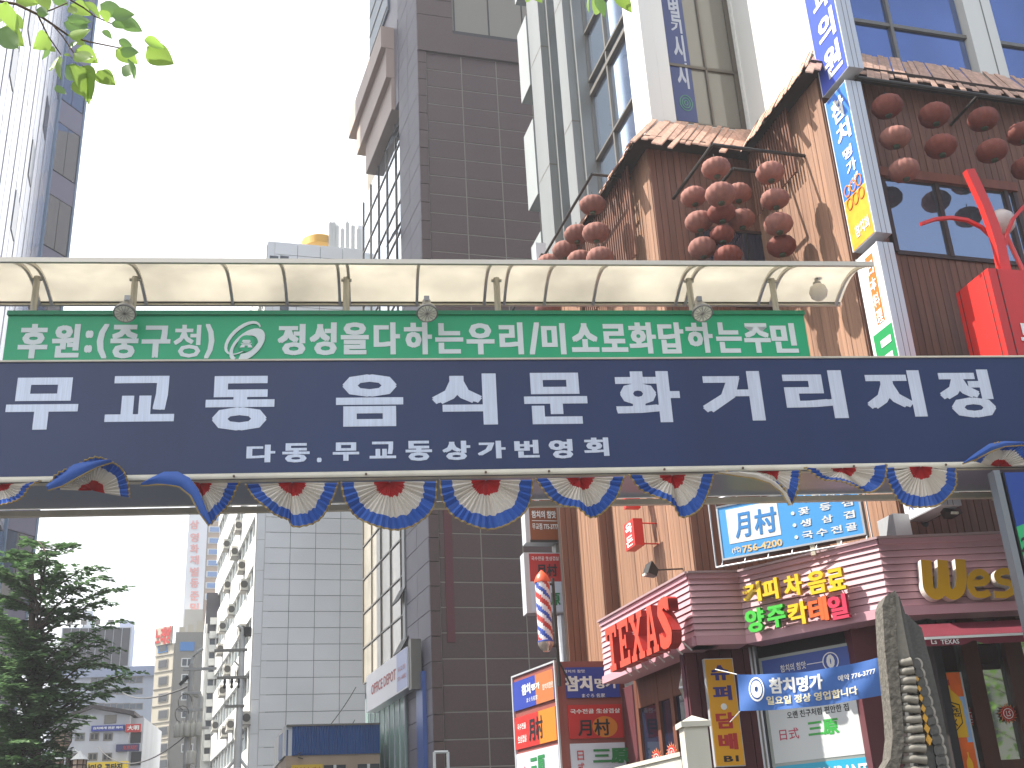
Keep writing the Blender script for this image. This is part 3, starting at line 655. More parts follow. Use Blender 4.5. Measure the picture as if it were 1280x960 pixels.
# street side frame
YA = -.75
zS = A.l(740, 217.6, YA)[1]; x0s = A.l(740, 217.6, YA)[0]
fr3 = thing('lantern_frame', 'slim pipe frame outside the street side of the timber wall', 'lantern frame', A, y=YA)
MB().tube([(x0s, 0, zS), (x0s-6, 0, zS)], .028, 8).tube([(x0s, 0, zS), (x0s+.0, .75, zS)], .028, 8).build('pipe', BLK, fr3)
hang(A, [(740.6, 256, 0, 1.05, 'highest lantern of the cluster beside the mirror glass'), (745, 291, 0, 1.08, 'palest lantern with a torn fold beside the mirror glass')], YA)
hang(A, [(721, 293, 0, 1.05, 'lantern behind the torn pale one'), (750, 322, 0, 1.05, 'lowest right lantern just above the canopy lip'), (706, 313, 0, 1.05, 'lantern in the second row of the street side cluster'), (725, 325, 0, 1.05, 'lantern touching the canopy lip between two others'),
         (686, 329, 0, 1.05, 'leftmost lantern peeping over the canopy'), (684, 386, 0, 1.1, 'lantern showing in the gap below the canopy')], YA-.02)

# ---- vertical projecting signs
ALU = mat('sign_aluminium', '#c9ccd0', .35, metal=.35, grime=(2, .08))
def vsign(label, bl, br, topz, facecol, dx=.26, name='projecting_sign', zbot=None):
    """street-facing face between two sight lines on a plane square to the right front"""
    S = Fr(C.w(C.l(bl[0], bl[1], -.12)[0], -.12), -73.7)
    x1, z1 = S.l(*br); zb_ = S.l(*bl)[1] if zbot is None else zbot
    t = thing(name, label, 'sign', S)
    B('face_panel', facecol, t, .015, x1-.015, -.004, .0, zb_+.015, topz-.015)
    B('cabinet', ALU, t, 0, x1, .0, dx, zb_, topz)
    B('edge_trim', mat('white_trim', '#e6e8ea', .4), t, 0, .014, -.012, 0, zb_, topz); B('edge_trim', _M['white_trim'], t, x1-.014, x1, -.012, 0, zb_, topz)
    for yy in (.09, .17): B('cabinet_groove', MUL, t, x1, x1+.003, yy, yy+.008, zb_, topz)
    return t, S, x1, zb_
SB = mat('sign_periwinkle', '#4258c8', .35); SC = mat('sign_azure', '#3b79d8', .35, noise=(1.5, .1)); SY = mat('sign_yellow_print', '#dda030', .4, noise=(6, .15)); SW = mat('sign_white', '#e9e9e6', .4)
t, S1, x1, z_ = vsign('periwinkle blue vertical dental clinic sign at the top of the sign column', (1029, 122), (1061, 82), 21.0, SB)
h = .62; z = z_+.14
for ch in '원의과치':
    text(t, ch, x1*.24, x1*.86, z, z+h*.84, SW, y=-.012, bold=.035, name='letter'); z += h
t, S2, x1, z2_ = vsign('azure vertical tuna restaurant sign with a yellow wave print at its foot', (1067, 316), (1095, 289), z_-.12, SC)
B('yellow_print', SY, t, .016, x1-.016, -.007, -.004, z2_+.016, z2_+(z_-.12-z2_)*.32)
H2 = z_-.12-z2_; zt_ = z_-.12
for ch, a, b, g_ in (('참', .05, .20, (.22, .8)), ('치', .22, .35, (.25, .85)), ('명', .39, .46, (.35, .75)), ('가', .48, .56, (.38, .8))):
    text(t, ch, x1*g_[0], x1*g_[1], zt_-H2*b, zt_-H2*a, SW, y=-.014, bold=.035, name='letter')
for i, ch in enumerate('まぐろ名家'): text(t, ch, x1*(.3+.1*i), x1*(.4+.1*i), zt_-H2*(.645-.008*i), zt_-H2*(.61-.008*i), SW, y=-.014, bold=.01)
for i in range(3):
    for j in range(2): ring(MB(), x1*(.25+.26*i), z2_+.75+.22*j, .08, .10, .02, -.02, -.014, 14).build('wave_print', mat('wave_orange', '#c77a22', .5), t)
text(t, '참치회', x1*.25, x1*.85, z2_+.15, z2_+.35, SW, y=-.014, bold=.02)
t, S3, x1, z3_ = vsign('white vertical Japanese restaurant sign with an orange stripe and a green foot', (1100, 480), (1132, 480), z2_-.12, SW, zbot=7.2)
zt3 = z2_-.12; zo = S3.l(1100, 405)[1]
B('orange_stripe', mat('sign_orange', '#c8702a', .45), t, x1*.38, x1*.72, -.007, -.004, zo, zt3-.1)
z = zt3-.2; hh = (zt3-.15-zo)/4
for ch in '日本料理': text(t, ch, x1*.42, x1*.68, z-hh*.8, z, SW, y=-.012, bold=.015, name='letter'); z -= hh
B('green_foot', mat('sign_green', '#1a8a4c', .45), t, x1*.1, x1-.016, -.006, -.004, 7.25, zo-.1)
text(t, '三', x1*.35, x1*.85, zo-.85, zo-.25, SW, y=-.012, bold=.05); text(t, '原', x1*.35, x1*.85, zo-1.5, zo-.95, SW, y=-.012, bold=.03)
# lowest cabinet of the column, seen from below
t, S4, x1, z4_ = vsign('white sign cabinet with red and blue print hanging at the foot of the sign column', (1134, 652), (1177, 631), 7.0, SW, dx=.3)
text(t, '月村', x1*.1, x1*.6, z4_+.35, z4_+.6, mat('sign_red', '#c03030', .4), y=-.012, bold=.02); text(t, '샤브샤브', x1*.12, x1*.75, z4_+.1, z4_+.25, mat('sign_blue', '#3548a0', .4), y=-.012, bold=.01)
x, z = C.l(1124, 663, -.3); t = thing('junction_box', 'pale grey junction box under the sign column', 'junction box', C, x=x, y=-.3, z=z)
B('box_body', ALU, t, -.12, .12, -.1, .28, -.1, .2); MB().tube([(.0, -.02, -.1), (.08, -.02, -.22), (.16, -.02, -.3)], .012, 5).build('cable', WPL, t)
def arm_light(fr, pw, ph, label):
    x, z = fr.l(*pw); hx_, hz_ = fr.l(ph[0], ph[1], -.75)
    t = thing('arm_floodlight', label, 'floodlight', fr, x=x, z=z)
    dx, dz = hx_-x, hz_-z
    MB().lathe([(0, 0), (.06, 0), (.06, .02), (0, .02)], 12, tilt=Matrix.Rotation(D(90), 3, 'X')).build('wall_plate', BLK, t)
    MB().tube([(0, -.02, 0), (dx*.85, -.62, dz*.85)], .013, 6).build('arm', BLK, t)
    MB().hexa([(dx-.13, -.78, dz-.06), (dx+.13, -.78, dz-.06), (dx+.13, -.70, dz+.12), (dx-.13, -.70, dz+.12)], [(dx-.06, -.62, dz-.1), (dx+.06, -.62, dz-.1), (dx+.06, -.58, dz), (dx-.06, -.58, dz)]).build('lamp_head', BLK, t)
    MB().box(dx-.05, dx+.05, -.80, -.77, dz-.08, dz-.05).build('lamp_glass', GLASSL, t)
arm_light(C, (1155, 654), (1190, 636), 'black square arm floodlight on the dark timber above the fascia lettering')
arm_light(A, (855, 711), (808, 713), 'small dark arm floodlight sticking out of the sunlit timber wall')
# small red projecting lightbox on the sunlit wall, and a red lantern above it
x, z = A.l(826, 665)
t = thing('red_lightbox', 'small red projecting lightbox with white characters on the sunlit timber wall', 'sign', A, x=x, z=z)
RD = mat('red_plastic', '#c8281f', .4)
B('box_body', RD, t, -.42, .0, -.46, -.30, -.22, .22)
for zz in (.17, -.17): MB().tube([(-.1, -.3, zz), (-.1, 0, zz)], .012, 6).build('bracket', RD, t)
text(t, '옥', -.36, -.06, .02, .19, SW, y=-.466, bold=.03); text(t, '돈', -.36, -.06, -.19, -.02, SW, y=-.466, bold=.03)
x, z = A.l(812, 622)
t = thing('red_ornament', 'red ornament hanging on the sunlit timber wall just under the street sign', 'ornament', A, x=x, z=z)
MB().box(-.06, .06, -.45, -.2, -.2, .1).box(-.1, .1, -.5, -.15, .1, .2).build('ornament_body', RD, t); MB().tube([(0, 0, .15), (0, -.2, .15)], .012, 6).build('bracket', BLK, t)
# ================================================================ pink clapboard fascia of the steak house
PINK = mat('pink_clapboard', '#c89ca4', .5, var=.04, grime=(2, .08)); PINKT = mat('pink_trim', '#c696a0', .5); PINKD = mat('pink_backing', '#5b3340', .8)
PW = mat('pink_wall_boards', '#a5606a', .6, var=.04, grime=(2, .1)); MAR = mat('maroon_wall', '#5a2a30', .6, var=.05)
GUT = mat('gutter_metal', '#b49a9c', .4, metal=.3)
ZB, ZF = 4.206, 5.19
p1 = atd(870, 807, 15.8); F1 = Fr(p1, -71.6); p2 = (3.0, 15.75); p3 = (4.555, 14.30); p4 = (6.9, 14.42)
xl = F1.l(757, 855)[0]
def fr2p(a, b):
    return Fr(a, math.degrees(math.atan2(b[1]-a[1], b[0]-a[0]))), hypot(b[0]-a[0], b[1]-a[1])
F2, L2 = fr2p(p1, p2); F3, L3 = fr2p(p2, p3); F4, L4 = fr2p(p3, p4)
p0 = F1.w(xl); F1b, L1 = fr2p(p0, p1)
pf = thing('fascia', 'pink clapboard fascia wrapping the corner of the steak house with four angled faces', 'fascia', F2)
def PB(name, m, fr, *r): return local_box(pf, F2, fr, name, m, *r)
NB = 9; bh = (ZF-.06-ZB-.12)/NB
for fr, L in ((F1b, L1), (F2, L2), (F3, L3), (F4, L4)):
    PB('backing', PINKD, fr, .01, L-.01, .03, .35, ZB+.03, ZF)
    for k in range(NB):
        z = ZB+.12+k*bh; mb = MB()
        c = [F2.loc(fr.w(0, -.016)), F2.loc(fr.w(L, -.016)), F2.loc(fr.w(L, .004)), F2.loc(fr.w(0, .004)), F2.loc(fr.w(0, .03)), F2.loc(fr.w(L, .03))]
        mb.hexa([c[0]+(z+.004,), c[1]+(z+.004,), c[2]+(z+bh-.004,), c[3]+(z+bh-.004,)], [c[4]+(z+.004,), c[5]+(z+.004,), c[5]+(z+bh-.004,), c[4]+(z+bh-.004,)])
        mb.build('clapboard', PINK, pf)
    PB('bottom_trim', PINKT, fr, -.0, L+.0, -.05, .35, ZB, ZB+.115)
    PB('top_flashing', GUT, fr, -.02, L+.02, -.06, .35, ZF, ZF+.03); PB('top_trim', PINKT, fr, 0, L, -.03, .03, ZF-.07, ZF-.002)
PB('soffit', MAR, F1b, 0, L1, .3, 1.2, ZB+.05, ZB+.08); PB('soffit', MAR, F2, 0, L2+1.0, .3, 1.2, ZB+.045, ZB+.075); PB('soffit', MAR, F3, 0, L3, .3, 1.2, ZB+.04, ZB+.07); PB('soffit', MAR, F4, 0, L4, .3, 1.2, ZB+.055, ZB+.085)
# raised lettering on the faces
RED3 = mat('red_letter_face', '#d8452f', .4); REDS = mat('red_letter_side', '#a81f18', .5)
t = thing('letter_sign', 'big red raised slab serif letters on the street face of the pink fascia', 'sign', F1)
lx0 = F1.l(757, 810, -.35)[0]; lx1 = F1.l(841, 790, -.35)[0]; lz0 = F1.l(765, 836, -.35)[1]; lz1 = F1.l(835, 746, -.35)[1]; lz0 = (lz0+F1.l(838, 811, -.35)[1])/2; lz1 = (F1.l(757, 785, -.35)[1]+lz1)/2
slab = {'T': [(0, 1), (1, 1), (1, .72), (.84, .72), (.84, .84), (.63, .84), (.63, .14), (.78, .14), (.78, 0), (.22, 0), (.22, .14), (.37, .14), (.37, .84), (.16, .84), (.16, .72), (0, .72)],
        'E': [(0, 1), (1, 1), (1, .70), (.84, .70), (.84, .85), (.40, .85), (.40, .58), (.62, .58), (.62, .66), (.74, .66), (.74, .36), (.62, .36), (.62, .44), (.40, .44), (.40, .15), (.84, .15), (.84, .30), (1, .30), (1, 0), (0, 0), (0, .14), (.14, .14), (.14, .86), (0, .86)],
        'X': [(0, 1), (.42, 1), (.42, .87), (.36, .87), (.52, .64), (.66, .87), (.6, .87), (.6, 1), (1, 1), (1, .87), (.88, .87), (.62, .5), (.89, .13), (1, .13), (1, 0), (.58, 0), (.58, .13), (.65, .13), (.49, .37), (.33, .13), (.4, .13), (.4, 0), (0, 0), (0, .13), (.1, .13), (.38, .5), (.1, .87), (0, .87)],
        'A': [(.3, 1), (.66, 1), (.9, .13), (1, .13), (1, 0), (.58, 0), (.58, .13), (.67, .13), (.64, .27), (.36, .27), (.40, .40), (.61, .40), (.50, .84), (.30, .13), (.40, .13), (.40, 0), (0, 0), (0, .13), (.09, .13), (.33, .87), (.30, .87)]}
slw = [.2, .19, .22, .2, .19]; xx = 0
for ch, wd in zip('TEXAS', slw):
    a, b = lx0+(lx1-lx0)*xx+.03, lx0+(lx1-lx0)*(xx+wd)-.03; xx += wd
    if ch in slab:
        mb = MB(); pts = [(a+(b-a)*u, lz0+(lz1-lz0)*v) for u, v in slab[ch]]; n = len(pts)
        # walls and face
        area = sum(pts[i][0]*pts[(i+1) % n][1]-pts[(i+1) % n][0]*pts[i][1] for i in range(n))
        if area < 0: pts = pts[::-1]
        mb.m = 0; mb.add([(x, -.35, z) for x, z in pts], [tuple(range(n))]); mb.m = 1
        mb.add([(x, -.35, z) for x, z in pts]+[(x, -.18, z) for x, z in pts], [((i+1) % n, i, n+i, n+(i+1) % n) for i in range(n)]+[tuple(range(2*n-1, n-1, -1))])
        mb.build('letter', [RED3, REDS], t)
    else:
        text(t, ch, a, b, lz0-.02, lz1+.02, REDS, y=-.20, bold=.045, depth=.14, name='letter'); text(t, ch, a, b, lz0-.02, lz1+.02, RED3, y=-.352, bold=.045, name='letter_face')
for i in range(8):
    x = lx0+(lx1-lx0)*(i+.5)/8; MB().tube([(x, -.2, lz0+.1), (x, -.02, lz0-.06)], .012, 5).build('standoff', WPL, t)
YEL = mat('yellow_acrylic', '#e0b818', .35); GRN = mat('green_acrylic', '#43b83c', .35); ORG = mat('orange_acrylic', '#e2642c', .35); PKR = mat('pink_red_acrylic', '#cf3452', .35)
t = thing('letter_sign', 'two rows of raised coloured Korean letters on the sunlit slanted pink fascia', 'sign', F3)
for ch, a, b, c, d, m in (('커', 931.6, 729, 954.5, 754, YEL), ('피', 955.6, 724, 976, 751, YEL), ('차', 983, 719, 1006, 746, YEL), ('음', 1012, 714, 1036, 743, YEL), ('료', 1037, 711, 1059, 739, YEL),
                          ('양', 935, 761, 959, 791, GRN), ('주', 962, 757, 985.5, 785, GRN), ('칵', 988, 753, 1013, 782, YEL), ('테', 1014, 747, 1038, 778, ORG), ('일', 1038, 744, 1063, 775, PKR)):
    ptext(t, F3, ch, a, b, c, d, m, y=-.13, bold=.04, depth=.07, name='letter')
    x, z = F3.l((a+c)/2, d-4, -.1); MB().tube([(x, -.12, z), (x, -.01, z)], .008, 5).build('standoff', WPL, t)
OCH = mat('ochre_acrylic', '#d9a31c', .35); CRM = mat('cream_letter_side', '#d8cfc8', .5)
t = thing('letter_sign', 'fat rounded ochre letters on the front of the pink fascia at the right', 'sign', F4)
def chan(t, ch, fr, a, b, c, d, y, depth, mf, ms, bold):
    ptext(t, fr, ch, a, b, c, d, ms, y=y+.02, bold=bold, depth=depth, name='letter'); ptext(t, fr, ch, a, b, c, d, mf, y=y-depth+.0, bold=bold, name='letter_face')
# W built as a rounded ribbon
def ribbon(t, fr, pts, wpx, y, depth, mf, ms, n=6):
    P = [fr.l(*p, y) for p in pts]; w0 = fr.l(pts[0][0]+wpx, pts[0][1], y)[0]-fr.l(pts[0][0], pts[0][1], y)[0]
    S = []
    for i in range(len(P)-1):
        p0, p1, p2, p3 = P[max(i-1, 0)], P[i], P[i+1], P[min(i+2, len(P)-1)]
        for k in range(n):
            u = k/n; S.append(tuple(.5*((2*p1[c])+(-p0[c]+p2[c])*u+(2*p0[c]-5*p1[c]+4*p2[c]-p3[c])*u*u+(-p0[c]+3*p1[c]-3*p2[c]+p3[c])*u**3) for c in (0, 1)))
    S.append(P[-1]); Lf = []; Rt_ = []
    for i, p in enumerate(S):
        a, b = S[max(i-1, 0)], S[min(i+1, len(S)-1)]; dx, dz = b[0]-a[0], b[1]-a[1]; l = hypot(dx, dz) or 1; nx, nz = -dz/l*w0/2, dx/l*w0/2
        Lf.append((p[0]+nx, p[1]+nz)); Rt_.append((p[0]-nx, p[1]-nz))
    m_ = len(S); mb = MB(); mb.m = 0
    V = [(x, y, z) for x, z in Lf]+[(x, y, z) for x, z in Rt_]
    mb.add(V, [(i, i+1, m_+i+1, m_+i) for i in range(m_-1)]); mb.m = 1
    V2 = V+[(x, y+depth, z) for x, z in Lf]+[(x, y+depth, z) for x, z in Rt_]
    mb.add(V2, [(i, i+1, 2*m_+i+1, 2*m_+i) for i in range(m_-1)]+[(m_+i, m_+i+1, 3*m_+i+1, 3*m_+i) for i in range(m_-1)]+[(0, m_, 3*m_, 2*m_), (m_-1, 2*m_-1, 4*m_-1, 3*m_-1)])
    mb.build('letter', [mf, ms], t)
ribbon(t, F4, [(1157.5, 700), (1159, 718), (1161, 735), (1169, 743), (1177, 738), (1179, 722), (1178, 700)], 13, -.17, .13, OCH, CRM)
ribbon(t, F4, [(1178.5, 701), (1180, 718), (1182, 735), (1190, 743), (1199, 738), (1202, 722), (1200, 699)], 13, -.1705, .13, OCH, CRM)
ribbon(t, F4, [(1217, 729), (1229, 728), (1234, 722), (1226, 715), (1216, 719), (1213, 731), (1219, 742), (1230, 743), (1237, 740)], 8.5, -.17, .13, OCH, CRM)
ribbon(t, F4, [(1270, 716), (1256, 714), (1247, 718), (1250, 726), (1262, 729), (1267, 736), (1258, 743), (1243, 743)], 8.5, -.17, .13, OCH, CRM)
ribbon(t, F4, [(1282, 702), (1283, 735), (1291, 743)], 9, -.17, .13, OCH, CRM)

# ---- blue noodle restaurant signboard on a steel frame above the slanted fascia
SG = Fr(atd(985, 690, 15.1), math.degrees(math.atan2(p3[1]-p2[1], p3[0]-p2[0]))+4)
SG = Fr(atz(903, 701, ZF+.12), 90-119.8)
x1_, z1_ = SG.l(1083, 668); z0_ = ZF+.12; xtr, zt1 = SG.l(1070, 597); zt2 = SG.l(898, 634)[1]; zt_ = (zt1+zt2)/2; x0_ = .0
t = thing('signboard', 'sky blue restaurant signboard on a wire frame above the slanted pink fascia', 'sign', SG)
SKYB = mat('sign_sky_blue', '#4f9fe0', .4, noise=(.8, .05)); W2 = x1_
B('face_panel', SKYB, t, .02, W2-.02, -.005, .0, z0_+.02, zt_-.02)
B('frame', BLK, t, 0, W2, .0, .16, z0_, zt_)
for a, b, c, d in ((0, W2, z0_, z0_+.025), (0, W2, zt_-.025, zt_), (0, .025, z0_+.025, zt_-.025), (W2-.025, W2, z0_+.025, zt_-.025)): B('trim', ALU, t, a, b, -.014, -.0, c, d)
for z in (z0_-.09, zt_+.1): MB().tube([(-.08, -.05, z), (W2+.08, -.05, z)], .014, 6).build('wire_rail', ALU, t)
for x in (-.08, W2+.08): MB().tube([(x, -.05, z0_-.09), (x, -.05, zt_+.1)], .012, 6).build('wire_rail', ALU, t)
for i in range(7):
    x = W2*i/6; MB().tube([(x, -.05, z0_-.09), (x, .02, z0_)], .01, 5).tube([(x, -.05, zt_+.1), (x, .02, zt_)], .01, 5).build('strut', ALU, t)
for x in (W2*.62, W2*.8): B('leg', STEEL, t, x, x+.06, .0, .05, ZF-.02, z0_)
SH = zt_-z0_
def st(s, a, b, c, d, m, **k): return text(t, s, W2*a, W2*b, z0_+SH*c, z0_+SH*d, m, **k)
B('white_square', SW, t, W2*.07, W2*.44, -.0085, -.005, z0_+SH*.27, z0_+SH*.90)
st('月', .12, .23, .34, .80, mat('brush_blue', '#3f86c8', .4), y=-.012, bold=.028, ital=.1); st('村', .26, .42, .34, .80, _M['brush_blue'], y=-.012, bold=.028, ital=.05)
st('(代)', .08, .145, .08, .20, mat('cream_print', '#e8dcc0', .4), y=-.010, bold=.02); st('756-4200', .155, .44, .07, .20, mat('phone_print', '#e0c492', .4), y=-.010, bold=.03)
for i, s in enumerate(('샤브샤브', '꽃등심', '생삼겹', '국수전골')):
    zz = .76-.215*i; n = len(s)
    for k, ch in enumerate(s):
        a = .58+(.36)*k/(n-1)*.82 if n > 3 else .58+.36*k/2*.82
        st(ch, a, a+.075, zz, zz+.13, SW, y=-.010, bold=.028)
    if i: disc(MB(), W2*.54, z0_+SH*(zz+.06), .025, .025, -.011, -.005, 10).build('bullet', SW, t)

# ---- walls and shop front below the fascia
ZW = ZB+.06
sf = thing('restaurant_facade', 'pink and maroon shop front below the clapboard fascia with brown timber windows and notice boards', 'facade', F2)
def SB_(name, m, fr, *r): return local_box(sf, F2, fr, name, m, *r)
Q1 = Fr(F1.w(0, .55), -71.6); BRN = mat('brown_window_timber', '#6d4334', .5, wave=(14, .15))
# street side: pink clapboard end and timber windows
qa = Q1.l(866, 880)[0]; qb = Q1.l(786, 900)[0]
q1 = Q1.loc(Fr(p1, F2.rot).w(0, .55)); qe = q1[0]
SB_('wall', MAR, Q1, -8, qe, .12, .3, 0, ZW)
nb = 16; bh2 = (ZW-1.2)/nb
for k in range(nb):
    z = 1.2+k*bh2; mb = MB(); xa2, xb2 = qa, qe
    c = [F2.loc(Q1.w(xa2, -.0)), F2.loc(Q1.w(xb2, -.0)), F2.loc(Q1.w(xb2, .02)), F2.loc(Q1.w(xa2, .02)), F2.loc(Q1.w(xa2, .12)), F2.loc(Q1.w(xb2, .12))]
    mb.hexa([c[0]+(z+.004,), c[1]+(z+.004,), c[2]+(z+bh2-.004,), c[3]+(z+bh2-.004,)], [c[4]+(z+.004,), c[5]+(z+.004,), c[5]+(z+bh2-.004,), c[4]+(z+bh2-.004,)]); mb.build('clapboard', PW, sf)
for p in (800, 826, 845, 866):
    x = Q1.l(p, 900)[0]; SB_('window_post', BRN, Q1, x-.1, x+.02, -.02, .1, 1.0, ZW)
xs_ = [Q1.l(p, 900)[0] for p in (800, 826, 845, 866)]
SB_('window_head', BRN, Q1, xs_[0], xs_[-1], -.015, .1, ZW-.45, ZW-.002)
for a, b in zip(xs_, xs_[1:]): SB_('pane', GLD, Q1, a+.02, b-.1, .03, .05, 1.2, ZW-.45)
# front part behind the orange sign, slanted front with notice boards
Q2 = Fr(F2.w(-.02, .55), F2.rot); x2e = Q2.loc(F3.w(0, .55))[0]+.35
n = 9
for i in range(n):
    a = qe*0+.02+i*(x2e+.0)/n; SB_('wall_board', MAR, Q2, a, a+(x2e)/n-.012, -.0, .05, 0, ZW)
SB_('wall', PINKD, Q2, .0, x2e, .05, .2, 0, ZW)
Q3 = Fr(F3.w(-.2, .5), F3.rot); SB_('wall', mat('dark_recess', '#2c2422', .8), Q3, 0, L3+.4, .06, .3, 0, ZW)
for p in ((938, 946), (1072, 1082)):
    a, b = Q3.l(p[0], 830)[0], Q3.l(p[1], 830)[0]; 
    for k in range(3): SB_('fluted_post', ALU if k % 2 == 0 else MUL, Q3, a+(b-a)*k/3, a+(b-a)*(k+1)/3-.005, -.0-.004*k, .06, 0, ZW)
Q4 = Fr(F4.w(.0, .7), F4.rot); SB_('wall', MAR, Q4, -.3, .55, .02, .3, 0, ZW)
DGL = mat('mirror_dark_glass', (.34, .36, .33), .03, metal=.9); DR = mat('red_brown_frame', '#4a2519', .45, wave=(12, .15))
zd = Q4.l(1230, 812)[1]
SB_('window_glass', DGL, Q4, .5, L4, .10, .12, 0, ZW); 
for p, q in ((1213, 1234), (1268, 1290)):
    a, b = Q4.l(p, 870)[0], Q4.l(q, 870)[0]; SB_('door_post', DR, Q4, a, b, -.02, .099, 0, ZW)
SB_('door_post', MAR, Q4, .38, .55, -.03, .019, 0, ZW); SB_('door_rail', DR, Q4, .55, L4, .0, .099, 1.3, Q4.l(1250, 950)[1])
# sun motifs stuck on the door glass
SUNR = mat('sun_red', '#b5302a', .5); SUNO = mat('sun_orange', '#d98a55', .5)
def sun_sign(fr, px, py, r, y, label, squash=1.):
    x, z = fr.l(px, py, y); t = thing('sun_emblem', label, 'emblem', fr, group='red sun emblems on the restaurant glass', x=x, y=y, z=z)
    for nm, m, r0, r1, y0 in (('outer_rays', SUNO, .62, 1.0, 0), ('inner_rays', SUNR, .58, .86, -.004)):
        mb = MB(); pts = []
        for i in range(32):
            a = 2*pi*i/32; rr = r*(r1 if i % 2 else r0)*(.9 if i % 4 == 1 else 1); pts.append((rr*cos(a+.12*(i % 2))*squash, rr*sin(a+.12*(i % 2))))
        mb.prism(pts, y0-.003, y0); mb.build(nm, m, t)
    disc(MB(), 0, 0, r*.55*squash, r*.55, -.009, -.006).build('disc', SUNR, t)
    mb = MB(); ring(mb, 0, 0, r*.48*squash, r*.48, .008, -.012, -.0095); mb.build('disc_ring', SW, t)
    text(t, 'LS', -r*.2*squash, r*.22*squash, -r*.25, r*.25, SW, y=-.013, bold=.01)
sun_sign(Q4, 1260, 892, .135, .06, 'whole red sun emblem on the dark door glass at the far right')
sun_sign(Q4, 1213, 897, .135, .085, 'red sun emblem half hidden behind the orange bottle poster')
sun_sign(Q1, 821, 949, .17, -.12, 'left one of two small sun emblems below the timber window', 1.3); sun_sign(Q1, 840, 942, .17, -.12, 'right one of two small sun emblems below the timber window', 1.3)
# maroon awning with lettered valance
AWN = mat('maroon_awning_cloth', '#6e2231', .7, noise=(3, .1)); AY = -.34
az_t = F4.l(1200, 783, -.1)[1]; zs1 = F4.l(1200, 794, AY)[1]; zs0 = F4.l(1200, 806, AY)[1]; axl = F4.l(1155, 795, AY)[0]
t = thing('awning', 'maroon awning with a pale stripe and white lettering on its valance over the dark door', 'awning', F4)
MB().hexa([(axl, -.05, ZB-.12), (L4, -.05, ZB-.12), (L4, AY, zs1), (axl, AY, zs1)], [(axl, -.05, ZB-.15), (L4, -.05, ZB-.15), (L4, AY, zs1-.03), (axl, AY, zs1-.03)]).build('top_cloth', AWN, t)
pts = [(axl, zs1-.03)]+[(L4, zs1-.03), (L4, zs0)]
xm = F4.l(1218, 806, AY)[0]; pts += [(xm+.12, zs0), (xm, zs0+.05), (xm-.12, zs0), (axl, zs0)]
MB().prism(pts, AY-.004, AY+.004).build('valance', AWN, t); B('stripe', SW, t, axl, L4, AY-.012, AY-.004, zs1-.035, zs1-.005)
ptext(t, F4, 'TEXAS', 1176, 799, 1199, 805, SW, y=AY-.008, bold=.01); ptext(t, F4, 'Ls', 1164, 799, 1171, 805, SW, y=AY-.008, bold=.01)
# carriage lamps
def carriage(fr, px, py, y, label, m, s=1.):
    x, z = fr.l(px, py, y); t = thing('carriage_lamp', label, 'lamp', fr, x=x, y=y, z=z)
    MB().lathe([(0, -.30*s), (.02*s, -.22*s), (.05*s, -.17*s), (.10*s, -.02*s), (.11*s, .02*s)], 8).lathe([(.11*s, .02*s), (.075*s, .16*s), (.05*s, .22*s)], 8).build('glass_cage', m, t)
    MB().lathe([(.115*s, .0), (.12*s, .015*s), (.115*s, .03*s)], 8).lathe([(.06*s, .21*s), (.05*s, .25*s), (.015*s, .30*s), (.012*s, .40*s), (0, .42*s)], 8).build('finial', ALU, t)
    for k in range(8):
        a = 2*pi*k/8; MB().tube([(.112*s*cos(a), .112*s*sin(a), .02*s), (.052*s*cos(a), .052*s*sin(a), .22*s)], .006*s, 4).build('cage_bar', ALU, t)
    MB().tube([(0, 0, -.2*s), (.02, -y*.5, -.26*s), (0, -y, -.15*s)], .015*s, 6).build('bracket', ALU, t)
carriage(Q1, 858, 861, -.32, 'silver carriage lamp on the pink clapboard beside the timber window', mat('lamp_frost', '#a9a598', .3, trans=.3), .95)
carriage(Q4, 1168, 826, -.25, 'carriage lamp in shade under the left end of the maroon awning', mat('lamp_dim', '#7f6f62', .3), .8)
# white newel post and parapet
NW = mat('white_newel', '#c9c6b8', .6, grime=(2, .12))
np_ = Fr(atd(870, 930, 13.6), 5); t = thing('newel_post', 'white square newel post with a pyramid cap in front of the orange sign', 'post', np_)
xa2, xb2 = np_.l(858, 940)[0], np_.l(888, 940)[0]; zt3_ = np_.l(875, 908)[1]; wn = xb2-xa2
B('shaft', NW, t, xa2, xb2, 0, wn, 0, zt3_); mb = MB(); cx, cy = (xa2+xb2)/2, wn/2
for r0, r1, z0, z1 in ((wn*.62, wn*.62, zt3_, zt3_+.06), (wn*.6, .0, zt3_+.06, zt3_+.14)):
    mb.add([(cx-r0, cy-r0, z0), (cx+r0, cy-r0, z0), (cx+r0, cy+r0, z0), (cx-r0, cy+r0, z0), (cx-r1, cy-r1, z1), (cx+r1, cy-r1, z1), (cx+r1, cy+r1, z1), (cx-r1, cy+r1, z1)], [(3, 2, 1, 0), (0, 1, 5, 4), (1, 2, 6, 5), (2, 3, 7, 6), (3, 0, 4, 7), (4, 5, 6, 7)])
mb.build('cap', NW, t)
zpp = Q1.l(815, 954, -.25)[1]; t = thing('parapet', 'low white parapet ledge below the timber window', 'parapet', Q1, y=-.25)
B('parapet_wall', NW, t, Q1.l(770, 955, -.25)[0], qa-.05, 0, .12, 0, zpp); B('coping', NW, t, Q1.l(770, 955, -.25)[0], qa-.02, -.03, .15, zpp, zpp+.06)
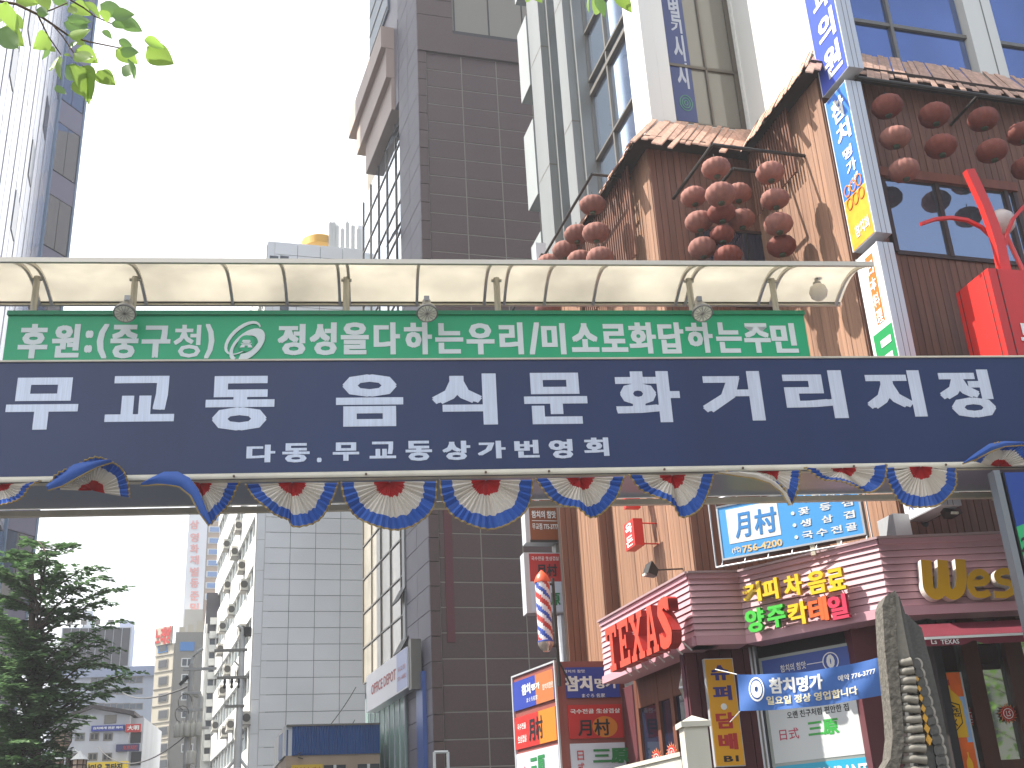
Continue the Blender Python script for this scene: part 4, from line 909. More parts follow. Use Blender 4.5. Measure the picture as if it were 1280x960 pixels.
# orange vertical supermarket sign
OS = Fr(F2.w(0, -.03), F2.rot); a0, z0 = OS.l(898, 958); a1, z1 = OS.l(913, 824)
osx0 = OS.l(880, 826)[0]; osx1 = OS.l(910, 824)[0]; OS = Fr(F2.w(0, .30), F2.rot); osx0 = OS.l(888, 890)[0]; osx1 = OS.l(923, 890)[0]; oz1 = OS.l(897, 824)[1]; oz0 = OS.l(914, 957)[1]
t = thing('vertical_sign', 'amber vertical shop sign with purple and red Korean letters between pink wall and notice boards', 'sign', OS)
AMB = mat('amber_panel', '#e5a417', .4); B('face_panel', AMB, t, osx0, osx1, -.004, 0, oz0, oz1); B('cabinet', ALU, t, osx0-.01, osx1+.01, .0, .08, oz0-.01, oz1+.01)
PUR = mat('purple_print', '#3c3280', .45); RDP = mat('red_print', '#b8302c', .45); oh = oz1-oz0; ow = osx1-osx0
for ch, a, b, m in (('슈', .06, .205, PUR), ('퍼', .255, .395, PUR), ('담', .51, .66, RDP), ('배', .705, .855, RDP)): text(t, ch, osx0+ow*.16, osx0+ow*.84, oz1-oh*b, oz1-oh*a, m, y=-.008, bold=.045, name='letter')
disc(MB(), osx0+ow*.5, oz1-oh*.455, ow*.11, ow*.11, -.008, -.004).build('dot', SW, t); text(t, 'B1', osx0+ow*.28, osx0+ow*.8, oz0+oh*.035, oz0+oh*.09, BLACK, y=-.008, bold=.03)
# notice boards
nbx = lambda px, py, y=0: Q3.l(px, py, y)
t = thing('notice_board', 'tall framed notice board with blue, white and turquoise panels behind the blue banner', 'sign', Q3, y=-.05)
Q3b = Fr(Q3.w(0, -.05), Q3.rot); n0 = Q3b.l(962, 900)[0]; n1 = Q3b.l(1083, 900)[0]; nz1 = Q3b.l(1010, 816)[1]; 
zz = [Q3b.l(1010, p)[1] for p in (816, 868, 880, 950, 954, 1010)]
FR_ = mat('board_frame', '#8f9590', .4, metal=.4)
B('frame', FR_, t, n0-.05, n1+.05, .0, .06, zz[5], zz[0]+.04)
B('blue_panel', mat('notice_blue', '#24489e', .4), t, n0, n1, -.006, 0, zz[1], zz[0]); B('white_panel', mat('notice_white', '#c9cdcd', .4), t, n0, n1, -.006, 0, zz[3], zz[2]+.15); B('turquoise_panel', mat('notice_turquoise', '#1c9fc0', .4), t, n0, n1, -.006, 0, zz[5]+.03, zz[4])
nw = n1-n0; ph = zz[2]+.15-zz[3]
text(t, '참치의 참맛', n0+nw*.2, n0+nw*.48, zz[0]-.2, zz[0]-.1, SW, y=-.012, bold=.015)
B('rule_line', SW, t, n0+nw*.49, n0+nw*.66, -.009, -.006, zz[0]-.155, zz[0]-.145)
mb = MB(); ring(mb, n0+nw*.74, zz[0]-.16, .12, .12, .015, -.009, -.006); ring(mb, n0+nw*.74, zz[0]-.16, .06, .09, .05, -.0095, -.006, 10); mb.build('round_crest', SW, t)
text(t, '創業 半世紀', n0+nw*.3, n0+nw*.66, zz[3]+ph*.80, zz[3]+ph*.87, BLACK, y=-.009, bold=.005)
text(t, '오랜 친구처럼 편안한 집', n0+nw*.2, n0+nw*.85, zz[3]+ph*.64, zz[3]+ph*.75, BLACK, y=-.009, bold=.02)
text(t, '日式', n0+nw*.09, n0+nw*.3, zz[3]+ph*.33, zz[3]+ph*.50, mat('magenta_print', '#b02a4a', .4), y=-.009, bold=.01)
text(t, '三原', n0+nw*.4, n0+nw*.72, zz[3]+ph*.33, zz[3]+ph*.56, mat('green_print', '#2fa03c', .4), y=-.009, bold=.04)
text(t, 'RESTAURANT', n0+nw*.22, n0+nw*.95, zz[4]-.24, zz[4]-.07, SW, y=-.012, bold=.03)
# blue cloth banner tied across
BNF = mat('banner_cloth', '#3f6cb4', .5, noise=(.9, .15), trans=.15)
BF = Fr(atd(1010, 850, 14.0), -20); t = thing('cloth_banner', 'blue cloth banner with white Korean lettering tied across in front of the notice boards', 'banner', BF)
bl = BF.l(921, 843); br_ = BF.l(1106, 820); tl2 = BF.l(925, 889); tr2 = BF.l(1112, 867)
def bp(u, v, off=0):
    x = (bl[0]*(1-u)+br_[0]*u)*(1-v)+(tl2[0]*(1-u)+tr2[0]*u)*v; z = (bl[1]*(1-u)+br_[1]*u)*(1-v)+(tl2[1]*(1-u)+tr2[1]*u)*v
    return (x, -.05*sin(pi*u)+.02*sin(u*17+v*4)+off, z-.07*sin(pi*u)*(1-v*.3))
NU, NVv = 40, 8
MB().add([bp(i/NU, j/NVv) for i in range(NU+1) for j in range(NVv+1)], [(i*(NVv+1)+j, (i+1)*(NVv+1)+j, (i+1)*(NVv+1)+j+1, i*(NVv+1)+j+1) for i in range(NU) for j in range(NVv)]).build('cloth', BNF, t, True)
def btext(s, u0, u1, v0, v1, m, bold=.03):
    v, f = tmesh(s, bold); MB().add([bp(u0+(u1-u0)*a, v1-(v1-v0)*b, -.012-.3*abs(c)) for a, b, c in v], f).build('lettering', m, t)
btext('참치명가', .22, .58, .12, .56, SW, .04); btext('일요일 정상 영업합니다', .19, .80, .62, .86, mat('cream_letters', '#d8cfae', .4), .03); btext('예약 776-3777', .68, .93, .25, .42, SW, .02)
mb = MB()
for i in range(24):
    for rr, tt in ((.34, .05), (.24, .16)):
        q = []
        for j, r_ in ((i, rr), (i+1, rr), (i+1, rr-tt), (i, rr-tt)):
            a = 2*pi*j/24; q.append(bp(.13+r_*cos(a)*.16, .42+r_*sin(a), -.014))
        mb.quad(*q)
mb.build('round_crest', SW, t)
for p, q in (((bl[0], bl[1]), (-.45, .1)), ((tl2[0], tl2[1]), (-.25, -.1)), ((br_[0], br_[1]), (.15, .05))): MB().tube([(p[0], 0, p[1]), (p[0]+q[0]*.6, .1, p[1]+q[1])], .006, 4).build('tie_cord', SW, t)
# orange bottle poster
PF = Fr(Q4.w(Q4.l(1190, 900, -.22)[0], -.22), Q4.rot); t = thing('poster', 'orange poster of a yellow bottle leaning in front of the dark door', 'poster', PF)
def pq(u, v):    # corners of the poster: it narrows nowhere, just hangs
    return (pa[0]*(1-u)+pb[0]*u, pa[1]+(pc-pa[1])*v)
pa = PF.l(1158, 842); pb = PF.l(1199.5, 842); pc = PF.l(1200, 975)[1]; pwid = PF.l(1214, 930)[0]-PF.l(1176, 930)[0]; pb = (pb[0], pa[1])
POR = mat('poster_orange', '#d9621c', .5, noise=(3, .2)); PYL = mat('poster_yellow', '#dca91a', .45)
B('poster_panel', POR, t, pa[0], pb[0], 0, .02, pc, pa[1]); B('frame_edge', ALU, t, pb[0], pb[0]+.02, -.004, .024, pc, pa[1])
B('pale_blue_band', mat('poster_blue', '#8aa8d0', .5), t, pb[0]-.07, pb[0]-.002, -.003, 0, pa[1]-.85, pa[1]-.3)
bx_, bz_ = PF.l(1190.5, 890)[0], pa[1]; QS = .94
bot = [(-.035, -.10), (.035, -.10), (.035, -.14), (.028, -.15), (.028, -.22), (.12, -.32), (.15, -.40), (.15, -.84), (-.15, -.84), (-.15, -.40), (-.12, -.32), (-.028, -.22), (-.028, -.15), (-.035, -.14)]
MB().prism([(bx_+a*QS, bz_+b*QS) for a, b in bot], -.008, -.003).build('bottle_print', PYL, t)
B('bottle_cap', mat('poster_red', '#b8381f', .5), t, bx_-.03, bx_+.03, -.011, -.0085, bz_-.16, bz_-.09)
sh = [(a*QS, b*QS) for a, b in [(-.11, -.42), (.0, -.38), (.11, -.42), (.11, -.66), (0, -.76), (-.11, -.66)]]
mb = MB()
for i in range(6):
    a, b = sh[i], sh[(i+1) % 6]; mb.prism([(bx_+a[0], bz_+a[1]), (bx_+b[0], bz_+b[1]), (bx_+b[0]*.9, bz_-.54+(b[1]+.54)*.92), (bx_+a[0]*.9, bz_-.54+(a[1]+.54)*.92)], -.012, -.009)
mb.prism([(bx_-.06, bz_-.43), (bx_, bz_-.385), (bx_+.06, bz_-.43)], -.012, -.009); mb.prism([(bx_-.035, bz_-.645), (bx_-.025, bz_-.655), (bx_+.035, bz_-.575), (bx_+.025, bz_-.565)], -.012, -.009); mb.prism([(bx_+.035, bz_-.645), (bx_+.025, bz_-.655), (bx_-.035, bz_-.575), (bx_-.025, bz_-.565)], -.0125, -.0095)
mb.build('label_shield', BLACK, t)
text(t, 'PEPE', bx_-.08, bx_+.08, bz_-.485, bz_-.44, BLACK, y=-.013, bold=.03); text(t, 'LOPEZ', bx_-.09, bx_+.09, bz_-.54, bz_-.497, BLACK, y=-.013, bold=.03)
text(t, 'PEPE', pa[0]-.12, pa[0]+.07, bz_-.1, bz_-.04, BLACK, y=-.006, bold=.03); text(t, 'LOPEZ', pa[0]-.12, pa[0]+.1, bz_-.2, bz_-.14, BLACK, y=-.006, bold=.03)
for dx in (-.04, .09):
    MB().prism([(bx_+dx+a*.25, bz_-.92+b*.45) for a, b in bot], -.008, -.003).build('small_bottle', PYL, t)
# ---- standing cabinet of restaurant signs with a barber pole
SL = Fr(atd(698, 900, 19.6), 90-153.6+180); SLl = Fr(atd(698, 900, 19.6), -63.6); SR = Fr(SLl.o, 15.1)
sxl = SLl.l(642, 900)[0]; sxr = SR.l(785, 900)[0]; ztl = SR.l(700, 829)[1]
t = thing('sign_cabinet', 'three tier two-faced restaurant sign cabinet below the barber pole', 'sign', SR)
BRS = mat('brown_red_frame', '#8a4a42', .6)
zs = [SR.l(740, p)[1] for p in (834, 872, 881, 923, 929, 975)]
def CB(name, m, fr, *r): return local_box(t, SR, fr, name, m, *r)
CB('cabinet', BRS, SR, 0, sxr, .02, .6, 1.0, ztl+.03); CB('cabinet', BRS, SLl, sxl, -.0, .02, .6, 1.0, ztl+.02); CB('edge_trim', ALU, SLl, sxl, 0, -.01, .03, ztl+.02, ztl+.05)
for x in (sxl, -.04): CB('edge_trim', ALU, SLl, x, x+.04, -.012, .02, 1.0, ztl+.02)
cols = [mat('cab_blue', '#2c3f98', .4), mat('cab_red', '#b52a26', .45, noise=(2, .1)), mat('cab_white', '#c5cbd6', .4)]
bx0 = SR.l(712, 870)[0]
for i in range(3):
    CB('front_panel', cols[i], SR, bx0-.05, sxr-.1, -.01, .02, zs[2*i+1], zs[2*i]); CB('side_panel', cols[i], SLl, sxl+.06, -.06, -.01, .02, zs[2*i+1], zs[2*i])
CB('orange_end', mat('cab_orange', '#b06a3c', .45), SLl, -.75, -.07, -.014, -.01, zs[1], zs[0]); CB('orange_end', mat('cab_amber', '#c87a24', .45), SLl, -.7, -.07, -.014, -.01, zs[3], zs[2]); 
disc(MB(), sxr-.42, zs[3]+.18, .22, .17, -.014, -.0101).build('orange_blob', _M['cab_amber'], t)
def ct(s, a, b, c, d, m, bold=.03): x0, x1 = SR.l(a, 870)[0], SR.l(c, 870)[0]; text(t, s, x0, x1, SR.l(740, d)[1], SR.l(740, b)[1], m, y=-.02, bold=bold)
ct('참치의 참맛', 706, 837, 733, 841, SW, .01); ct('참치', 707, 845, 741, 864, SW, .045); ct('명가', 744, 848, 772, 861, SW, .04); ct('まぐろ 名家', 727, 867, 756, 872, SW, .01)
ct('국수전골 生삼겹살', 711, 886, 773, 892, SW, .02); ct('月村', 719, 899, 759, 920, BLACK, .02); ct('日', 716, 938, 724, 950, RDP, .01); ct('式', 716, 953, 724, 965, RDP, .01); ct('三原', 735, 936, 780, 955, mat('cab_green', '#2a7a44', .45), .05)
def cl(s, u0, u1, z0, z1, m, bold=.03):
    v, f = tmesh(s, bold); x0, x1 = sxl+(-sxl)*u0, sxl+(-sxl)*u1
    MB().add([SR.loc(SLl.w(x0+(x1-x0)*a, -.016-.2*abs(c)))+(z0+(z1-z0)*b,) for a, b, c in v], f).build('lettering', m, t)
cl('참치', .25, .45, zs[1]+.22, zs[0]-.1, SW, .04); cl('명가', .47, .66, zs[1]+.25, zs[0]-.14, SW, .03); cl('まぐろ名家', .35, .6, zs[1]+.08, zs[1]+.16, SW, .0); cl('참치의참맛', .72, .95, zs[1]+.2, zs[1]+.3, SW, .0)
cl('국수전골', .1, .3, zs[3]+.32, zs[2]-.12, SW, .01); cl('生삼겹살', .1, .3, zs[3]+.1, zs[3]+.22, SW, .01); cl('月村', .36, .68, zs[3]+.08, zs[2]-.08, BLACK, .03); cl('三原', .35, .68, zs[5]+.1, zs[4]-.1, _M['cab_green'], .05); cl('日式', .08, .25, zs[5]+.1, zs[5]+.35, RDP, .01)
# barber pole
BPF = Fr(SR.w(-.3, -.25), 15.1); bpx, bz0 = BPF.l(683, 815); bz1 = BPF.l(675, 714)[1]; bpx = BPF.l(680, 765)[0]
t = thing('barber_pole', 'red, white and blue barber pole on a bracket above the sign cabinet', 'barber pole', BPF, x=bpx, z=bz0)
hb = bz1-bz0; n = 24; rows_ = 40; z_a, z_b = .16, hb-.2; r = .125
cols3 = [mat('pole_red', '#b0352f', .35), mat('pole_white', '#d2cdd0', .35), mat('pole_blue', '#2f4aa0', .35), mat('pole_white', '#d2cdd0', .35)]
for ci, nm in ((0, 'red_stripe'), (1, 'white_stripe'), (2, 'blue_stripe')):
    mb = MB(); V = [(r*cos(2*pi*k/n), r*sin(2*pi*k/n), z_a+(z_b-z_a)*i/rows_) for i in range(rows_+1) for k in range(n)]; Fs = []
    for i in range(rows_):
        for k in range(n):
            # helical bands: three colours of unequal width
            s_ = ((k/n)+i/rows_*1.35) % .5/.5
            c_ = 0 if s_ < .28 else 1 if s_ < .5 else 2 if s_ < .74 else 1
            if c_ == ci: Fs.append((i*n+k, i*n+(k+1) % n, (i+1)*n+(k+1) % n, (i+1)*n+k))
    mb.add(V, Fs).build(nm, cols3[ci], t, True)
MB().lathe([(0, 0), (.06, .01), (.10, .06), (.13, .12), (.135, .16)], 20).build('lower_cup', mat('pole_chrome', '#b9aba0', .25, metal=.6), t, True); MB().lathe([(.13, .155), (.138, .16), (.138, .18), (.13, .185)], 20).build('blue_ring', cols3[2], t)
MB().lathe([(.135, z_b), (.138, z_b+.03), (.10, z_b+.12), (.03, z_b+.20), (0, z_b+.22)], 20).build('cone_cap', mat('pole_orange', '#d4532c', .4), t, True)
MB().tube([(.22, .1, -.55), (.22, .1, hb-.1)], .03, 8).tube([(.22, .1, .12), (.05, .02, .1)], .02, 6).tube([(.22, .1, hb-.2), (.05, .02, hb-.22)], .02, 6).tube([(.22, .1, -.1), (.42, .15, -.5)], .015, 6).build('bracket', BLK, t)
# ---- projecting signs on the grey post between brown tower and timber
PS = Fr(atd(680, 690, 21.5), 14); t = thing('sign_post', 'grey metal post carrying projecting signs beside the timber wall', 'post', PS)
px0, px1 = PS.l(697, 700)[0], PS.l(711, 700)[0]
B('post_box', ALU, t, px0, px1, .05, .3, 1.2, 14.0)
for z in (4.2, 6.3, 7.1, 9.2): B('post_joint', MUL, t, px0-.01, px1+.01, .04, .31, z, z+.25)
x0, x1 = PS.l(660, 650)[0], PS.l(699, 650)[0]; z0 = PS.l(680, 678)[1]; z1 = PS.l(680, 600)[1]
t = thing('projecting_sign', 'brown projecting tuna restaurant sign with a red seal below the bunting', 'sign', PS)
B('face_panel', mat('sign_brown', '#8c4a22', .4, noise=(2, .1)), t, x0+.03, x1-.02, -.006, 0, z0+.05, z1); B('cabinet', ALU, t, x0-.06, x1, .0, .3, z0, z1+.02); B('lower_trim', BLK, t, x0+.02, x1, -.009, -.006, z0+.0, z0+.05)
w1 = x1-x0; h1 = z1-z0
mb = MB(); q = [(x0+w1*.18, z0+h1*.62), (x0+w1*.38, z0+h1*.56), (x0+w1*.46, z0+h1*.74), (x0+w1*.25, z0+h1*.80)]; mb.prism(q, -.010, -.006); mb.build('red_seal', RD, t); text(t, '眞', x0+w1*.23, x0+w1*.41, z0+h1*.61, z0+h1*.75, SW, y=-.013, bold=.005)
text(t, '참치의 참맛', x0+w1*.12, x0+w1*.9, z0+h1*.38, z0+h1*.50, SW, y=-.011, bold=.03); B('rule_line', SW, t, x0+w1*.12, x0+w1*.92, -.009, -.006, z0+h1*.335, z0+h1*.345); text(t, '무교점 775-3777', x0+w1*.12, x0+w1*.94, z0+h1*.2, z0+h1*.3, SW, y=-.011, bold=.02)
x0, x1 = PS.l(660, 720)[0], PS.l(704, 730)[0]; z0 = PS.l(680, 766)[1]; z1 = PS.l(680, 692)[1]; zm = PS.l(680, 727)[1]; w1 = x1-x0; h1 = z1-z0
t = thing('projecting_sign', 'red over white projecting restaurant sign partly hidden by the barber pole', 'sign', PS)
B('cabinet', ALU, t, x0-.06, x1, .0, .3, z0, z1+.02); B('red_panel', cols[1], t, x0+.04, x1-.02, -.006, 0, zm, z1); B('white_panel', cols[2], t, x0+.04, x1-.02, -.006, 0, z0+.02, zm)
text(t, '국수전골 生삼겹살', x0+w1*.12, x0+w1*.92, z1-h1*.12, z1-h1*.05, SW, y=-.012, bold=.005); text(t, '月村', x0+w1*.25, x0+w1*.85, zm+.1, z1-h1*.18, BLACK, y=-.012, bold=.03)
text(t, '原', x0+w1*.6, x0+w1*.88, z0+h1*.12, z0+h1*.33, _M['cab_green'], y=-.012, bold=.03); text(t, '三', x0+w1*.2, x0+w1*.5, z0+h1*.12, z0+h1*.30, _M['cab_green'], y=-.012, bold=.03)
# ================================================================ things at the right edge
RP = mat('red_painted_steel', '#c82f2a', .35, grime=(2, .06)); RPD = mat('seam_dark', '#4a1512', .6)
q0 = atd(1225, 640, 13.4 if False else 14.05); q0 = (6.05, 13.9)
RB = Fr((6.05, 13.75), 14)
t = thing('lamp_pillar', 'red painted steel lamp pillar with fin, curved arms and a white globe at the right', 'street lamp', RB)
GRP = mat('grey_post', '#7d8289', .4, metal=.3)
x0 = RB.l(1250, 400)[0]; z1 = RB.l(1250, 336)[1]; z0 = 7.0
SD = Fr(RB.w(x0, 0), -76); xl_ = SD.l(1198, 382)[0]
c0 = RB.loc(SD.w(0)); c1 = RB.loc(SD.w(xl_)); c2 = (x0+1.3, 0)
MB().prism_z([c0, c2, (c1[0]+1.3, c1[1]), c1], z0-.6, z1).build('red_box', RP, t)
for u in (.11, .86):
    a = RB.loc(SD.w(xl_*(1-u), -.006)); b = RB.loc(SD.w(xl_*(1-u)+.015, -.006)); MB().prism_z([a, b, (b[0]+.01, b[1]+.01), (a[0]+.01, a[1]+.01)], z0-.6, z1).build('seam', RPD, t)
B('front_seam', RPD, t, x0+.13, x0+.145, -.006, 0, z0-.6, z1)
zt1_ = RB.l(1278, 358)[1]
text(t, '무', x0+.25, x0+.6, z0+.55, z0+.95, SW, y=-.012, bold=.03); text(t, '교', x0+.25, x0+.6, z0+.05, z0+.45, SW, y=-.012, bold=.03)
P_ = lambda px, py, y=.3: (lambda q: (q[0], y, q[1]))(RB.l(px, py, y))
def strip(pts, w, y, th, name, m):
    P = [RB.l(*p, y) for p in pts]; mb = MB(); Lf, Rt = [], []
    for i, p in enumerate(P):
        a, b = P[max(i-1, 0)], P[min(i+1, len(P)-1)]; dx, dz = b[0]-a[0], b[1]-a[1]; l = hypot(dx, dz); ww_ = w[i] if isinstance(w, list) else w
        Lf.append((p[0]-dz/l*ww_/2, p[1]+dx/l*ww_/2)); Rt.append((p[0]+dz/l*ww_/2, p[1]-dx/l*ww_/2))
    for i in range(len(P)-1): mb.prism([Lf[i], Lf[i+1], Rt[i+1], Rt[i]], y, y+th)
    mb.build(name, m, t)
strip([(1213, 211), (1222, 230), (1234, 256), (1244, 282), (1252, 308), (1258, 338)], [.14, .15, .15, .16, .16, .17], .15, .10, 'fin', RP)
strip([(1152, 279), (1170, 273), (1190, 271), (1210, 274), (1228, 283), (1244, 298)], .045, .3, .05, 'curved_arm', RP)
strip([(1300, 243), (1280, 258), (1268, 272), (1260, 290), (1257, 306)], .045, .3, .05, 'curved_arm', RP)
gx, gz = RB.l(1252, 278, .7); MB().lathe([(0, -.2), (.1, -.175), (.175, -.1), (.2, 0), (.175, .1), (.1, .175), (0, .2)], 20, (gx, .7, gz)).build('globe', mat('white_globe', '#d9cdc9', .3, trans=.3), t, True)
MB().tube([(gx+.02, .7, gz-.2), (gx+.05, .5, z1)], .035, 8).build('globe_stem', RP, t)
xp0, xp1 = RB.l(1196, 700)[0], RB.l(1208, 700)[0]
GP = Fr(atd(1262, 680, 13.55), 7); 
a = GP.l(1258, 660)[0]; b = GP.l(1266, 660)[0]
t2 = thing('banner_post', 'slanting looking grey post with a blue and green board beside the pink fascia', 'post', GP)
B('post', GRP, t2, a, b, .0, .14, 0, 5.45); bd1 = b+1.6
B('board_edge', BLACK, t2, b+.034, b+.05, .01, .09, .6, 5.43)
zsp = GP.l(1276, 628)[1]
MB().prism([(b+.05, zsp-.28), (bd1, zsp+.25), (bd1, 5.42), (b+.05, 5.42)], .0, .08).build('blue_panel', mat('board_blue', '#20408c', .4), t2)
MB().prism([(b+.05, .6), (bd1, .6), (bd1, zsp+.25), (b+.05, zsp-.28)], .001, .081).build('green_panel_lower', mat('board_green', '#2fa56a', .4), t2)
ptext(t2, GP, '20', 1274, 671, 1296, 690, BLACK, y=-.006, bold=.02, ital=.2)
CRF = mat('cream_floodlight', '#b9ae94', .5)
def bflood(px, py, label, sx=1):
    Y = .9; x, z = G.l(px, py, Y); t = thing('box_floodlight', label, 'floodlight', G, group='cream box floodlights under the right end of the street sign', x=x, y=Y, z=z)
    MB().hexa([(-.20, -.28, -.10), (.20, -.22, -.02), (.20, -.16, .14), (-.20, -.22, .06)], [(-.16, .0, -.13), (.16, .05, -.05), (.16, .08, .06), (-.16, .02, -.02)]).build('housing', CRF, t)
    MB().hexa([(-.23, -.31, -.115), (.23, -.25, -.035), (.23, -.22, -.045), (-.23, -.28, -.125)], [(-.19, .0, -.15), (.19, .05, -.07), (.19, .06, -.08), (-.19, .0, -.16)]).build('visor', CRF, t)
    MB().tube([(.05, 0, .04), (.1, .05, .14)], .02, 6).build('bracket', BLK, t)
bflood(1254, 610, 'left one of the cream box floodlights, near the full bunting fan'); bflood(1286, 597, 'right one of the cream box floodlights, cut by the right edge')
x, z = G.l(1267, 611, .8); MB().lathe([(0, -.05), (.06, -.04), (.07, 0), (.06, .04), (0, .05)], 12, (0, 0, 0)).build('sensor_body', CRF, thing('light_sensor', 'small round cream sensor between the two box floodlights', 'sensor', G, x=x, y=.8, z=z), True)

# ---- carved granite roof-tile sculpture standing close to the camera
GRA = mat('rough_granite', '#5a564f', .9, noise=(30, .3), bump=(26, 1.)); GRS = mat('honed_granite', '#77736a', .6, noise=(40, .12)); GRD = mat('dark_granite', '#4a4a48', .6, noise=(60, .2)); GRR = mat('pale_granite_edge', '#98948c', .6, noise=(40, .15)); DIA = mat('yellow_inlay', '#c09030', .5)
SF = Fr(atd(1140, 860, 8.2), -3); t = thing('stone_sculpture', 'tall dark granite sculpture with a rough edge, rolled ridges, yellow inlays and scalloped discs', 'sculpture', SF)
S_ = lambda px, py, y=0.: SF.l(px, py, y)
def SP(name, m, pts, y0, y1): MB().prism([S_(*p, y0) for p in pts], y0, y1).build(name, m, t)
rough = [(1103, 757), (1107, 745), (1119, 738), (1120, 760), (1122, 800), (1123, 835), (1126, 870), (1129, 900), (1130, 930), (1124, 962), (1110, 1010), (1080, 1010), (1097, 975), (1113, 948), (1116, 920), (1114, 890), (1110, 850), (1106, 810)]
SP('rough_slab', GRA, rough, -.03, .2)
SP('smooth_panel', GRS, [(1119, 738), (1124, 748), (1131, 790), (1139, 829), (1123, 832), (1121, 790)], -.0, .3)
SP('rear_slab', GRD, [(1128, 766), (1134, 768), (1152, 785), (1164, 830), (1178, 890), (1192, 965), (1200, 1010), (1160, 1010), (1150, 900), (1138, 820)], .14, .5)
SP('dark_band', GRD, [(1124, 745), (1131, 765), (1139, 800), (1146, 835), (1154, 870), (1162, 905), (1168, 940), (1175, 1010), (1150, 1010), (1148, 960), (1140, 880), (1137, 829)], .02, .13)
ry = (830.6, 842, 854, 865, 877.5, 889, 902, 914, 927, 939, 952.5, 966, 980); rx = (1138.4, 1141, 1143.5, 1144.6, 1146, 1148.4, 1150, 1151.6, 1154.4, 1156, 1157, 1160, 1163)
r0_ = abs(S_(1140, 842)[1]-S_(1140, 854)[1])*.47
for i, (y, xr2) in enumerate(zip(ry, rx)):
    (xq, zq), (xr_, zr) = S_(1124+i*.35, y-3), S_(xr2, y-3)
    n = 9; P = []
    for k in range(n+1):
        u = k/n; P.append((xq-.05+(xr_-xq+.05)*u, .055-.07*min(1, u*1.8), zq+(zr-zq)*u+.004*sin(u*7+i)))
    MB().tube(P, r0_*.62, 12, r0_*1.02).build('ridge', GRS, t, True)
for i, (px, py) in enumerate(((1146, 849), (1148.4, 861), (1150.6, 873), (1153.4, 886), (1155.9, 898), (1158, 911), (1160.4, 925))):
    xd, zd_ = S_(px, py); s_ = .011+.0018*i; MB().prism([(xd-s_, zd_), (xd, zd_+s_*1.7), (xd+s_, zd_), (xd, zd_-s_*1.7)], -.016, .019).build('inlay', DIA, t)
for i, (px, py) in enumerate(((1153, 829), (1156, 841), (1158.5, 852), (1162, 863), (1165, 876), (1168, 889), (1171, 900), (1174.6, 912), (1178, 924), (1181, 937), (1183.4, 950), (1186, 963))):
    r3 = .036+.001*i; xe, ze = S_(px-4.5, py); disc(MB(), xe, ze, r3*.9, r3*1.1, .02, .12, 18).build('scallop_disc', GRR, t); disc(MB(), xe-.014, ze-.004, r3*.75, r3*.95, -.004, .019, 18).build('scallop_core', GRD, t)

# ================================================================ brown tiled tower
T = Fr(atd(536, 700, 38), 16.35); TL = Fr(T.o, -69.7)
TILE = mat('brown_granite_tile', '#523c36', .5, var=.05, noise=(14, .12), bump=(60, .15), grime=(.8, .06)); TILP = mat('purple_granite_tile', '#7a7580', .6, var=.04, noise=(1, .06), bump=(60, .1)); JNT = mat('pale_joint', '#8d877c', .8); JND = mat('dark_joint', '#5c5560', .8)
tt = thing('office_tower', 'tall brown granite tiled office tower with pale joints and a glazed street side', 'building', T)
TW = T.l(700, 60)[0]+4.; TZ = 44
rowh = .84
gx0_ = .36+.0
B('core', JNT, tt, .04, TW, .016, 14, 0, TZ)
tiles(tt, 'tile', TILE, 0, gx0_, 2.0, 32.9, gx0_, rowh*1, y=.035, t=.10, gap=.025)
zr = T.l(532, 65)[1]
tiles(tt, 'tile', TILE, gx0_, gx0_+9*1.16+.0, 2.0, zr, 1.16*1.0 if False else 1.55, rowh, y=.035, t=.035, gap=.045)
zA_, zB_ = T.l(532, 65)[1], T.l(527, 39)[1]
B('recess_head_band', TILE, tt, 0, TW, -.12, .035, zA_, zB_-.0)  # plain band in the tile colour standing forward over the recess
wz0_ = T.l(565, 42)[1]; wxa = T.l(565, 20)[0]
tiles(tt, 'tile', TILE, 0, wxa, zB_, TZ, wxa/1.0, .84, y=.035, t=.10, gap=.025)
tiles(tt, 'tile', TILE, wxa+7.6, TW, zB_, TZ, 1.6, .84, y=.035, t=.10, gap=.025)
BRG = mat('bronze_glass', (.075, .062, .045), .3, spec=.3); BGM = mat('blue_grey_mullion', '#5b6a78', .4, metal=.3)
for i in range(5):
    a = wxa+.12+i*1.5; B('window_pane', BRG, tt, a+.30, a+1.42, .3, .33, zB_+.05, TZ); B('window_mullion', BGM, tt, a, a+.28, .05, .32, zB_+.35, TZ)
    B('window_mullion', BLK, tt, a-.06, a-.001, .0, .32, zB_+.25, TZ)
B('window_ledge', BLK, tt, wxa, wxa+7.6, -.02, .3, zB_+.001, zB_+.25)
# darker red strips and service pipe
rx0, rx1 = T.l(556, 700)[0], T.l(566, 700)[0]
B('red_strip', mat('dark_red_strip', '#5a2226', .5), tt, rx0, rx1, -.03, -.001, T.l(565, 803)[1], T.l(560, 560)[1])
